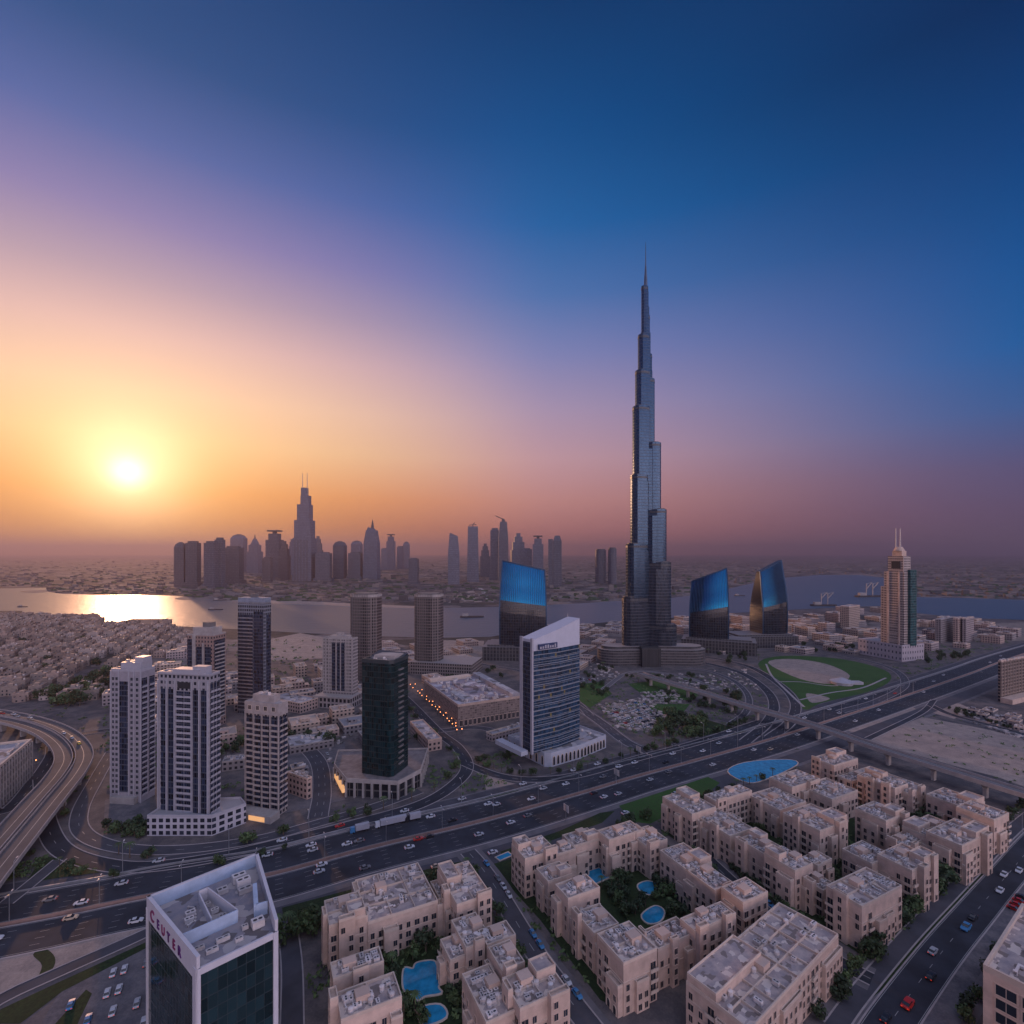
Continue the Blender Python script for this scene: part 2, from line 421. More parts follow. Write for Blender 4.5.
# ---------------------------------------------------------------- roads
class Path:
    def __init__(s, pxs, z=0.0, step=4.0, world=False):
        c = [Vector(p) if world else G(p[0], p[1], z) for p in pxs]
        c = [2 * c[0] - c[1]] + c + [2 * c[-1] - c[-2]]
        s.p = []
        for i in range(1, len(c) - 2):
            p0, p1, p2, p3 = c[i - 1:i + 3]
            n = max(2, int((p2 - p1).length / step))
            for k in range(n):
                t = k / n
                s.p.append(.5 * ((2 * p1) + (p2 - p0) * t + (2 * p0 - 5 * p1 + 4 * p2 - p3) * t * t + (3 * p1 - p0 - 3 * p2 + p3) * t ** 3))
        s.p.append(c[-2]); s.n = []; s.s = [0.0]
        for i, q in enumerate(s.p):
            d = (s.p[min(i + 1, len(s.p) - 1)] - s.p[max(i - 1, 0)]); d.z = 0; d.normalize()
            s.n.append(Vector((-d.y, d.x, 0)))
            if i: s.s.append(s.s[-1] + (q - s.p[i - 1]).length)
        s.len = s.s[-1]
    def at(s, d, off=0.0):
        d = max(0, min(s.len - .01, d)); i = 0
        lo, hi = 0, len(s.s) - 1
        while hi - lo > 1:
            mdl = (lo + hi) // 2
            if s.s[mdl] <= d: lo = mdl
            else: hi = mdl
        t = (d - s.s[lo]) / max(1e-6, s.s[hi] - s.s[lo])
        p = s.p[lo].lerp(s.p[hi], t); n = s.n[lo].lerp(s.n[hi], t)
        return p + n * off, math.atan2(-n.x, n.y)
    def dist(s, x, y): return min((q.x - x) ** 2 + (q.y - y) ** 2 for q in s.p[::2]) ** .5
    def sec(s, mb, prof, z, m=0):
        # sweep an open profile of (offset, height) along the path
        k = len(prof); b = []
        for q, n in zip(s.p, s.n):
            for o, h in prof: b.append((q.x + n.x * o, q.y + n.y * o, z + h))
        fs = [(i * k + j + 1, i * k + j, (i + 1) * k + j, (i + 1) * k + j + 1) for i in range(len(s.p) - 1) for j in range(k - 1)]
        fs = [f[::-1] for f in fs]
        mb.add(b, fs, m); return mb
    def flat(s, name, o0, o1, z, m):
        return struct(s.sec(MB(), [(o1, 0), (o0, 0)], z, 0).obj(name, m))
    def kerb(s, mb, o, w, h, z, m=0): return s.sec(mb, [(o + w / 2, 0), (o + w / 2, h), (o - w / 2, h), (o - w / 2, 0)], z, m)
ROADS = []
def road(name, pxs, w, z, m=ASPH, kerb=True, line=True, pave=0):
    p = Path(pxs); ROADS.append((p, w / 2 + 2))
    if pave: p.flat('pavement', -w / 2 - pave, w / 2 + pave, z - .012, PAVE)
    p.flat(name, -w / 2, w / 2, z, m)
    if kerb:
        k = MB(); p.kerb(k, w / 2, .5, .14, z - .02); p.kerb(k, -w / 2, .5, .14, z - .02)
        struct(k.obj('kerb', KERB))
    if line: dashes(p, [0.0] if w < 10 else [-w / 6, w / 6], z + .02)
    return p
def dashes(p, offs, z, L=4.0, gap=9.0, w=.22):
    mb = MB()
    for o in offs:
        d = 2.0
        while d < p.len - L:
            a, h = p.at(d, o); c, _ = p.at(d + L, o)
            n = Vector((-math.sin(h), math.cos(h), 0)) * w / 2
            mb.add([(q.x, q.y, z) for q in (a - n, c - n, c + n, a + n)], [(0, 1, 2, 3)])
            d += L + gap
    return struct(mb.obj('lane_markings', PAINT))
def lines(p, offs, z, w=.2):
    mb = MB()
    for o in offs: p.sec(mb, [(o + w / 2, 0), (o - w / 2, 0)], z)
    return struct(mb.obj('lane_markings', PAINT))

# city floor between the towers, then what lies on it
poly('city_floor', [(-900, 1400), (-300, 780), (-60, 705), (100, 696), (200, 660), (330, 648), (480, 646), (620, 640), (760, 640), (900, 640), (1060, 640), (1700, 720), (1700, 1400)], .05, EARTH)
MED = [(-420, 992), (-200, 964), (-60, 937), (0, 926), (75, 912), (147, 897), (265, 876), (370, 848), (486, 820), (585, 792), (635, 777), (716, 755), (785, 735), (890, 701), (969, 674), (1024, 654), (1120, 625), (1180, 611)]
HW = Path(MED); ROADS.append((HW, 34))
HW.flat('pavement', -23, 33, .07, PAVE)
HW.flat('highway', -21, -1.6, .12, ASPH)
HW.flat('highway', 1.6, 21, .12, ASPH)
SV = Path([HW.at(d, -32.5)[0] for d in range(int(min(range(0, int(HW.len), 4), key=lambda d: abs(PX(HW.at(d)[0])[0] - 262))), int(HW.len), 22)], world=True)
SV.flat('pavement', -9.5, 9.6, .072, PAVE); SV.flat('service_road', -6.5, 6.5, .122, ASPH2)
HW.flat('service_road', 25, 31.5, .12, ASPH2)
k = MB()
for o in (-1.6, 1.6): HW.kerb(k, o, .5, .18, .1)
for o in (-21.3, 21.3, 24.7): HW.kerb(k, o, .6, .16, .08)
struct(k.obj('kerb', KERB))
HW.flat('median_strip', -1.35, 1.35, .2, MEDI)
mb = MB(); HW.kerb(mb, 0, .45, .95, .2)
tag(mb.obj('crash_barrier', mat('barrier_concrete', (.27, .175, .15), var=.12, world=True)), 'long low reddish crash barrier down the middle of the main highway', 'barrier')
dashes(HW, [o * sg for sg in (1, -1) for o in (5.4, 9.2, 13.0, 16.8)], .16, 3.0, 9.0, .15)
lines(HW, [2.4, -2.4, 20.2, -20.2], .15)
mb = MB()
HW.kerb(mb, 23, .3, .9, .1); 
tag(mb.obj('guard_rail', STEEL), 'thin metal guard rail along the far side of the highway', 'guard rail')

RSA = road('service_road', [(42, 778), (44, 800), (47, 825), (62, 850), (100, 864), (150, 867), (230, 855), (300, 838), (355, 824), (417, 806), (450, 788), (467, 768), (458, 748), (438, 732), (415, 708), (395, 688), (370, 660)], 9, .2, ASPH)
RSB = road('service_road', [(112, 752), (96, 780), (80, 812), (84, 834), (120, 848), (180, 850), (256, 840), (320, 823), (372, 808), (420, 791)], 8, .24, ASPH2)
road('side_street', [(318, 818), (322, 790), (318, 762), (300, 742)], 11, .16, ASPH2)
road('side_street', [(-60, 790), (0, 812), (36, 780), (52, 757), (60, 740), (110, 730), (200, 722)], 9, .17, ASPH)
road('side_street', [(60, 860), (30, 885), (5, 905)], 6, .3, ASPH2, line=False)
road('side_street', [(440, 731), (480, 728), (520, 740)], 8, .15, ASPH2)
FR = road('service_road', [(466, 764), (480, 770), (502, 777), (535, 780), (580, 775), (640, 758), (700, 742), (760, 722)], 8, .26, ASPH)
road('side_street', [(576, 706), (600, 722), (626, 742), (648, 752)], 10, .19, ASPH2, pave=2)
road('side_street', [(480, 664), (540, 676), (576, 702), (590, 716)], 8, .18, ASPH2)
# interchange right of the tall tower
road('slip_road', [(690, 655), (722, 660), (752, 668), (780, 685), (795, 703), (790, 722), (770, 738)], 9, .2, ASPH, pave=1)
road('slip_road', [(690, 660), (718, 666), (745, 675), (766, 690), (774, 706), (766, 724), (745, 742)], 9, .22, ASPH, pave=1)
road('slip_road', [(688, 668), (712, 672), (735, 682), (748, 696), (746, 712), (728, 726)], 6, .24, ASPH2, pave=1)
road('slip_road', [(800, 648), (845, 656), (890, 668), (905, 684), (880, 700), (840, 712)], 8, .21, ASPH2)
road('slip_road', [(700, 652), (760, 650), (830, 648), (900, 655), (950, 660)], 9, .17, ASPH2)
road('side_street', [(602, 690), (632, 672), (680, 676), (720, 690)], 6, .16, PAVE, line=False)
road('side_street', [(930, 705), (952, 715), (1000, 728), (1060, 745)], 7, .16, ASPH)
road('side_street', [(868, 739), (921, 713), (934, 700)], 5, .17, ASPH, line=False)
# streets of the low housing
ST1 = road('housing_street', [(468, 852), (480, 866), (497, 890), (530, 945), (562, 990), (600, 1040)], 8, .2, ASPH2, pave=2.5)
ST2 = road('housing_street', [(700, 852), (732, 882), (766, 912), (800, 936), (838, 962), (872, 980)], 7, .2, ASPH, pave=3)
ST3 = Path([(1130, 770), (1060, 826), (1012, 880), (982, 916), (948, 958), (904, 1020), (880, 1060)]); ROADS.append((ST3, 15))
ST3.flat('pavement', -19, 14, .1, PAVE)
ST3.flat('avenue', -8, 3.6, .16, ASPH); ST3.flat('side_lane', -15, -9.6, .16, ASPH2); ST3.flat('parking_strip', 3.9, 9, .14, LOTT)
dashes(ST3, [-2.2], .18, 3, 8, .16); lines(ST3, [-7.6, 3.2], .185, .16)
k = MB()
for o in (-15.2, -9.4, -8.2, 3.75): ST3.kerb(k, o, .5, .14, .1)
struct(k.obj('kerb', KERB))
road('side_street', [(-60, 1040), (0, 1000), (60, 972), (147, 933), (200, 905)], 6, .22, ASPH2, line=False)
road('housing_street', [(288, 930), (292, 970), (292, 1040)], 7, .2, ASPH2, line=False)

# lots, lawns
poly('sand_lot', [(-80, 1010), (-40, 955), (0, 948), (60, 940), (147, 920), (147, 930), (60, 968), (0, 998)], .095, SAND)
poly('sand_lot', [(840, 727), (906, 704), (920, 711), (863, 737)], .095, SAND)
poly('sand_lot', [(868, 741), (921, 717), (980, 728), (1040, 742), (1060, 800), (1000, 778), (940, 762)], .096, SAND)
poly('sand_lot', [(926, 711), (952, 700.5), (972, 709), (954, 719)], .097, SAND)
poly('car_park', [(957, 719), (976, 710), (1060, 728), (1060, 750)], .13, LOTT)
poly('sand_lot', smooth_px([(768, 663), (790, 659), (826, 664), (850, 676), (832, 684), (800, 679)]), .19, SAND)
poly('sand_lot', smooth_px([(806, 694), (818, 695), (830, 699), (812, 703)]), .19, SAND)
poly('sand_lot', [(600, 706), (640, 700), (664, 718), (652, 732), (620, 728)], .13, SAND)
poly('sand_lot', [(640, 695), (672, 692), (680, 702), (650, 704)], .13, SAND)
poly('sand_lot', [(484, 778), (476, 772), (500, 780), (515, 784), (486, 790)], .13, SAND)
poly('lot', [(105, 800), (150, 790), (150, 828), (120, 832), (104, 822)], .13, LOTT)
poly('lot', [(262, 760), (345, 742), (345, 800), (262, 818)], .1, LOTT)
poly('car_park', [(60, 992), (147, 945), (147, 1060), (20, 1060)], .13, LOTT)
poly('car_park', [(545, 668), (600, 680), (570, 698), (520, 680)], .12, LOTT)
def lawn(pxs, z=.14, m=LAWN): return poly('lawn', pxs, z, m, 'stuff')
lawn(smooth_px([(758, 664), (782, 656), (840, 659), (884, 670), (890, 681), (868, 692), (822, 703), (806, 710), (792, 700), (776, 682)]), .16)
lawn([(619, 806), (708, 777), (720, 783), (700, 800), (650, 824), (632, 822)])
lawn([(500, 852), (560, 831), (600, 813), (615, 811), (602, 823), (545, 843), (506, 860)], .13, HEDGE)
lawn([(282, 908), (440, 866), (470, 860), (472, 866), (420, 880), (330, 905), (284, 922)], .13, HEDGE)
lawn([(-20, 1024), (0, 1010), (60, 982), (147, 942), (147, 948), (62, 992), (20, 1024)], .16, HEDGE)
lawn([(50, 1030), (86, 990), (92, 994), (70, 1040)], .16, HEDGE)
lawn(smooth_px([(33, 955), (45, 949), (55, 958), (52, 970), (36, 983), (42, 966)]), .16, HEDGE)
lawn([(44, 856), (25, 884), (60, 878), (100, 873), (78, 864)], .26, HEDGE)
lawn([(580, 684), (602, 682), (612, 694), (590, 708), (578, 700)], .15)
lawn([(628, 684), (660, 680), (700, 690), (694, 700), (650, 700)], .14)
lawn([(650, 704), (690, 704), (676, 722), (650, 716)], .15)
lawn([(464, 806), (482, 800), (512, 789), (520, 791), (490, 803), (466, 812)], .10, HEDGE)
lawn([(490, 865), (512, 858), (640, 950), (620, 1010), (600, 1000), (540, 920)], .12, HEDGE)
lawn([(530, 845), (640, 830), (770, 900), (700, 960), (600, 960)], .115, HEDGE)
lawn([(660, 830), (740, 790), (900, 830), (960, 880), (870, 960), (720, 870)], .11, HEDGE)
lawn([(360, 935), (460, 915), (500, 960), (500, 1060), (390, 1060)], .115, HEDGE)
lawn([(900, 930), (1015, 850), (1004, 872), (930, 950), (870, 1000)], .125, HEDGE)
lawn([(690, 715), (760, 735), (800, 750), (760, 745), (700, 740)], .085, HEDGE)
for q in ([(800, 700), (830, 693), (862, 688), (886, 678)], [(776, 682), (800, 682), (834, 686), (850, 680)], [(766, 664), (772, 676), (790, 694), (804, 707)]):
    Path(q).flat('path', -1.2, 1.2, .21, KERB)
def pool(pxs, label, sm=True):
    p = smooth_px(pxs) if sm else pxs
    w = [G(*q) for q in p]
    c = sum(w, Vector()) / len(w)
    t = thing('swimming_pool', label, 'pool', (c.x, c.y, 0), 0, 'pools of the low housing')
    pts = [(q.x - c.x, q.y - c.y) for q in w]
    if sum(pts[i][0] * pts[(i + 1) % len(pts)][1] - pts[(i + 1) % len(pts)][0] * pts[i][1] for i in range(len(pts))) < 0: pts = pts[::-1]
    big = inset(pts, -.55)
    MB().add([(x, y, .42) for x, y in pts], [tuple(range(len(pts)))]).obj('water_surface', POOLB, t)
    MB().ring(big, .6, .1, .5).obj('coping', TILE, t)
pool([(728, 772), (745, 763), (786, 760), (797, 765), (768, 779), (748, 783)], 'largest turquoise pool beside the highway, behind the rear housing')
pool([(403, 978), (405, 969), (413, 970), (417, 964), (433, 962), (437, 968), (443, 976), (438, 988), (441, 994), (425, 997), (418, 1001), (410, 995), (404, 990)], 'round turquoise pool in the left housing courtyard')
pool([(420, 1010), (440, 1006), (446, 1018), (424, 1026)], 'small dark blue pool below the round pool of the left courtyard')
pool([(583, 872), (603, 864), (616, 875), (594, 885)], 'blue rectangular pool nearest the far wing of the middle courtyard', False)
pool([(611, 859), (624, 855), (637, 866), (623, 872)], 'blue rectangular pool in the far corner of the middle courtyard', False)
pool([(638, 886), (648, 882), (657, 886), (652, 895), (642, 893)], 'small round pool among trees of the middle courtyard')
pool([(642, 916), (655, 907), (664, 912), (660, 922), (648, 924)], 'irregular pool at the near end of the middle courtyard')
pool([(496, 858), (508, 853), (512, 856), (500, 861)], 'small pale pool beside the street at the end of the middle block', False)
# ---------------------------------------------------------------- shared small meshes
def win_mesh(name, frame, pane=GLASS, fr=.09, deep=.16):
    mb = MB()
    mb.add([(-.5, -.03, 0), (.5, -.03, 0), (.5, -.03, 1), (-.5, -.03, 1)], [(0, 1, 2, 3)], 1)
    for x0, x1, z0, z1 in ((-.5 - fr, -.5, -fr, 1 + fr), (.5, .5 + fr, -fr, 1 + fr), (-.5, .5, 1, 1 + fr), (-.5, .5, -fr, 0)):
        mb.box(x0, x1, -deep, .02, z0, z1, 0)
    mb.box(-.02, .02, -.06, .0, 0, 1, 0)
    return mb.mesh(name, [frame, pane])
WINM = {'sand': win_mesh('window_sand', PLA), 'pale': win_mesh('window_pale', PLA2), 'white': win_mesh('window_white', WHITE), 'conc': win_mesh('window_concrete', CONC)}
def arch_mesh():
    mb = MB(); n = 8
    pts = [(-.5, 0), (.5, 0)] + [(.5 * math.cos(math.pi * i / n), .62 + .38 * math.sin(math.pi * i / n)) for i in range(n + 1)]
    mb.add([(x, -.03, z) for x, z in pts], [tuple(range(len(pts)))], 1)
    o = [(x * 1.22, z * 1.06) for x, z in pts]
    for i in range(1, len(pts)):
        j = (i + 1) % len(pts)
        a, b, c, d = pts[i], pts[j], o[j], o[i]
        mb.add([(a[0], -.18, a[1]), (b[0], -.18, b[1]), (c[0], -.18, c[1]), (d[0], -.18, d[1]), (d[0], .02, d[1]), (c[0], .02, c[1]), (a[0], .0, a[1]), (b[0], .0, b[1])],
               [(0, 1, 2, 3), (3, 2, 5, 4), (1, 0, 6, 7)], 0)
    return mb.mesh('arch_opening', [PLA2, GLASS])
ARCHM = arch_mesh()
def unit(name, m): return MB().box(-.5, .5, -.5, .5, 0, 1).mesh(name, m)
UB = {m.name: unit('box_' + m.name, m) for m in (PLA, PLA2, WHITE, CONC, DCONC, STEEL, BLACKG, UNIT, GLASS, NAVY, KERB, GLOW)}
def ubox(name, parent, m, x0, x1, y0, y1, z0, z1):
    return link(name, UB[m.name], parent, ((x0 + x1) / 2, (y0 + y1) / 2, z0), None, (x1 - x0, y1 - y0, z1 - z0))
FANM = BLACKG
def ac_mesh():
    mb = MB().box(-.5, .5, -.5, .5, .08, 1, 0)
    mb.cyl(-.22, 0, .18, 1, 1.04, 8, 1); mb.cyl(.22, 0, .18, 1, 1.04, 8, 1)
    return mb.mesh('rooftop_air_unit', [UNIT, BLACKG])
def tank_mesh(): return MB().cyl(0, 0, .5, 0, .9, 10, 0).cyl(0, 0, .5, .9, 1.05, 10, 0, .15).mesh('water_tank', UNIT)
def duct_mesh(): return MB().box(-.5, .5, -.12, .12, .2, .6, 0).box(.3, .5, -.5, .12, .2, .6, 0).box(-.5, -.35, -.2, .2, 0, .8, 0).mesh('air_duct', UNIT)
ACM, TANKM, DUCTM = ac_mesh(), tank_mesh(), duct_mesh()
def roof_clutter(parent, x0, x1, y0, y1, z, n, rng, big=1.0):
    for _ in range(n):
        x, y = rng.uniform(x0, x1), rng.uniform(y0, y1); k = rng.random()
        if k < .55: link('air_unit', ACM, parent, (x, y, z), rng.choice((0, math.pi / 2)), (rng.uniform(1.3, 2.6) * big, rng.uniform(1, 1.7) * big, rng.uniform(.9, 1.6) * big))
        elif k < .75: link('water_tank', TANKM, parent, (x, y, z), 0, (1.7 * big, 1.7 * big, 1.7 * big))
        else: link('air_duct', DUCTM, parent, (x, y, z), rng.choice((0, math.pi / 2)), (rng.uniform(2.5, 4.5) * big, 1.6 * big, 1.1 * big))

class Facade:
    """windows, strips and balconies on the two faces that look at the camera; 'R' is y=0, 'L' is x=0"""
    def __init__(s, parent, frame='white', slab=WHITE): s.p, s.fr, s.slab, s.w, s.b = parent, frame, slab, [], []
    def xf(s, face, a, proud):
        return ((a, -proud, 0) if face == 'R' else (-proud, a, 0))
    def strip(s, face, a0, a1, z0, z1, m=NAVY, name='glass_strip', proud=.12):
        mb = MB()
        if face == 'R': mb.box(a0, a1, -proud, .05, z0, z1)
        else: mb.box(-proud, .05, a0, a1, z0, z1)
        return mb.obj(name, m, s.p)
    def win(s, face, a, z, w, h): s.w.append((face, a, z, w, h))
    def wins(s, face, a0, a1, z0, z1, fh, w, h, sill=.9):
        z = z0
        while z + fh <= z1 + .1: s.win(face, (a0 + a1) / 2, z + sill, w, h); z += fh
    def bal(s, face, a0, a1, z, h=1.1, proud=1.1): s.b.append((face, a0, a1, z, h, proud))
    def bals(s, face, a0, a1, z0, z1, fh, proud=.9, h=1.15, dark=True):
        if dark: s.strip(face, a0, a1, z0, z1, BLACKG if dark == 2 else NAVY, 'balcony_glazing', .06)
        z = z0
        while z + fh <= z1 + .1: s.bal(face, a0, a1, z, h, proud); z += fh
    def flush(s):
        vis = sorted(s.w, key=lambda q: -q[3] * q[4])
        for face, a, z, w, h in vis[:96]:
            p = s.xf(face, a, 0)
            link('window', WINM[s.fr], s.p, (p[0], p[1], z), 0 if face == 'R' else -math.pi / 2, (w, 1, h))
        if vis[96:]:
            mb = MB()
            for face, a, z, w, h in vis[96:]:
                def bx(a0, a1, z0, z1, pr, m):
                    if face == 'R': mb.box(a0, a1, -pr, .02, z0, z1, m)
                    else: mb.box(-pr, .02, a0, a1, z0, z1, m)
                bx(a - w / 2, a + w / 2, z, z + h, .05, 1)
                bx(a - w / 2 - .12, a + w / 2 + .12, z - .25, z, .25, 0)
            o = mb.obj('window', [dict(sand=PLA, pale=PLA2, white=WHITE, conc=CONC)[s.fr], GLASS], s.p); o['kind'] = 'stuff'
        def bb(mb, face, a0, a1, z, h, pr):
            if face == 'R': mb.box(a0, a1, -pr, 0, z, z + .25); mb.box(a0, a1, -pr, -pr + .15, z + .25, z + h)
            else: mb.box(-pr, 0, a0, a1, z, z + .25); mb.box(-pr, -pr + .15, a0, a1, z + .25, z + h)
        vis = sorted(s.b, key=lambda q: -(q[2] - q[1]))
        cache = {}
        for face, a0, a1, z, h, pr in vis[:96]:
            k = (face, round(a0, 2), round(a1, 2), h, pr)
            if k not in cache:
                mb = MB(); bb(mb, face, a0, a1, 0, h, pr); cache[k] = mb.mesh('balcony', s.slab)
            link('balcony', cache[k], s.p, (0, 0, z))
        if vis[96:]:
            mb = MB()
            for q in vis[96:]: bb(mb, *q)
            mb.obj('balcony', s.slab, s.p)['kind'] = 'stuff'
def rect(w, d, x=0, y=0): return [(x, y), (x + w, y), (x + w, y + d), (x, y + d)]
def frame(name, label, pn, py, pxl, pxr, ang, z=0.0, cat='tower', group=None):
    P, w, d = near(pn, py, pxl, pxr, ang, z)
    return thing(name, label, cat, (P.x, P.y, 0), rad(ang), group), w, d, P.y
def world_to_local(o, p):
    d = Vector((p.x - o.location.x, p.y - o.location.y)); a = -o.rotation_euler.z
    return (d.x * math.cos(a) - d.y * math.sin(a), d.x * math.sin(a) + d.y * math.cos(a))

# ---------------------------------------------------------------- the super-tall stepped tower
def super_tower():
    Yc = 76800 / 110.0; sc = Yc / FOC; cx = (648 - 512) * sc; cy = Yc + 12
    t = thing('skyscraper', 'tallest tower of the view, stepped silver blue spire rising from curved podium', 'skyscraper', (cx, cy, 0))
    zt = lambda py: CAMZ - (py - HOR) * cy / FOC
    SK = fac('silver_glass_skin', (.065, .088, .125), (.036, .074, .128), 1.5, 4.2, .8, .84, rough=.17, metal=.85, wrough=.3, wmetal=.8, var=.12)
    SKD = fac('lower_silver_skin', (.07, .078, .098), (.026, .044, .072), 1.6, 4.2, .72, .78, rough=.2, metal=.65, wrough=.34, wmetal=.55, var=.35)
    BAND = mat('plant_floor_band', (.075, .08, .09), rough=.4, metal=.5)
    def lobe(L, r, dx, dy):
        n = 8; px, py = -dy, dx
        pts = [(-px * r * .9, -py * r * .9)]
        base = max(0, L - r)
        for i in range(n + 1):
            a = -math.pi / 2 + math.pi * i / n
            pts.append((dx * (base + r * math.cos(a)) + px * r * math.sin(a), dy * (base + r * math.cos(a)) + py * r * math.sin(a)))
        pts.append((px * r * .9, py * r * .9))
        return pts
    left = [(30, 650), (26, 596), (21.5, 544), (16.5, 476), (14, 408), (11, 372), (8, 336), (4.6, 287)]
    right = [(31, 655), (28, 623), (23, 562), (19, 510), (14, 444), (8.2, 380), (5.8, 355), (3.8, 316)]
    back = [(31, 640), (27, 580), (22, 525), (17, 460), (13, 395), (9, 364), (6, 326), (4, 300)]
    zs = []
    for lst, ang in ((left, 207), (right, -24), (back, 90)):
        dx, dy = math.cos(rad(ang)), math.sin(rad(ang)); z0 = 0
        for i, (hw, py) in enumerate(lst):
            z1 = zt(py); L = hw * cy / FOC * (1.06 if ang != 90 else 1.0)
            r = min(13.5 - i * .9, max(3.2, L * .62))
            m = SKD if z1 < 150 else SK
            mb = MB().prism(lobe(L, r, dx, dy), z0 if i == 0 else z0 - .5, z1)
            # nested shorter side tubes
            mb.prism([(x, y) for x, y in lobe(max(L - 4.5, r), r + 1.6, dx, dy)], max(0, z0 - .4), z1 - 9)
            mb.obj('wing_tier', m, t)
            bd = MB().prism(lobe(L + .25, r + .25, dx, dy), z1 - 5.2, z1 - 2.4)
            bd.prism(lobe(L - 2, r * .7, dx, dy), z1, z1 + 1.2)
            bd.obj('plant_floor', BAND, t)
            z0 = z1 - .6
    core = MB()
    zc = [0, zt(300), zt(287), zt(268), zt(256), zt(244)]
    core.cyl(0, 0, 8.5, 0, zt(355), 12); core.cyl(0, 0, 5.2, zt(355), zt(316), 12); core.cyl(0, 0, 3.6, zt(316), zt(287), 12)
    core.obj('core', SK, t)
    sp = MB(); sp.cyl(0, 0, 2.6, zt(287), zt(276), 10, 0, 2.0); sp.cyl(0, 0, 1.7, zt(276), zt(266), 8, 0, 1.1); sp.cyl(0, 0, .8, zt(266), zt(242), 6, 0, .25)
    sp.obj('spire', mat('spire_steel', (.10, .12, .16), rough=.35, metal=.8), t)
    pod = fac('podium_bands', (.13, .115, .115), (.035, .038, .045), 3.0, 3.6, .94, .55, roof=(.30, .26, .24), rough=.3)
    kx = cy / FOC
    for sg, ext_ in ((-1, 50), (1, 55)):
        pts = []
        for i in range(13):
            a = math.pi * (.5 + i / 12) if sg < 0 else math.pi * (-.5 + i / 12)
            pts.append((sg * (ext_ * kx - 24) + 24 * math.cos(a) , -14 + 19 * math.sin(a)))
        pts = pts if sg > 0 else pts
        tail = [(0, 8), (0, -30)]
        pts = pts + ([(sg * 6, 6), (sg * 6, -30)] if sg > 0 else [(sg * 6, -30), (sg * 6, 6)])
        MB().prism(pts, 0, 21).obj('podium_wing', pod, t)
        MB().prism(inset(pts, 5) if True else pts, 21, 25).obj('podium_roof_storey', pod, t)
    eb = fac('entrance_fins', (.06, .058, .06), (.02, .022, .028), 1.4, 24, .5, .98)
    MB().box(-15, 10, -39, -22, 0, 25).obj('entrance_block', eb, t)
super_tower()

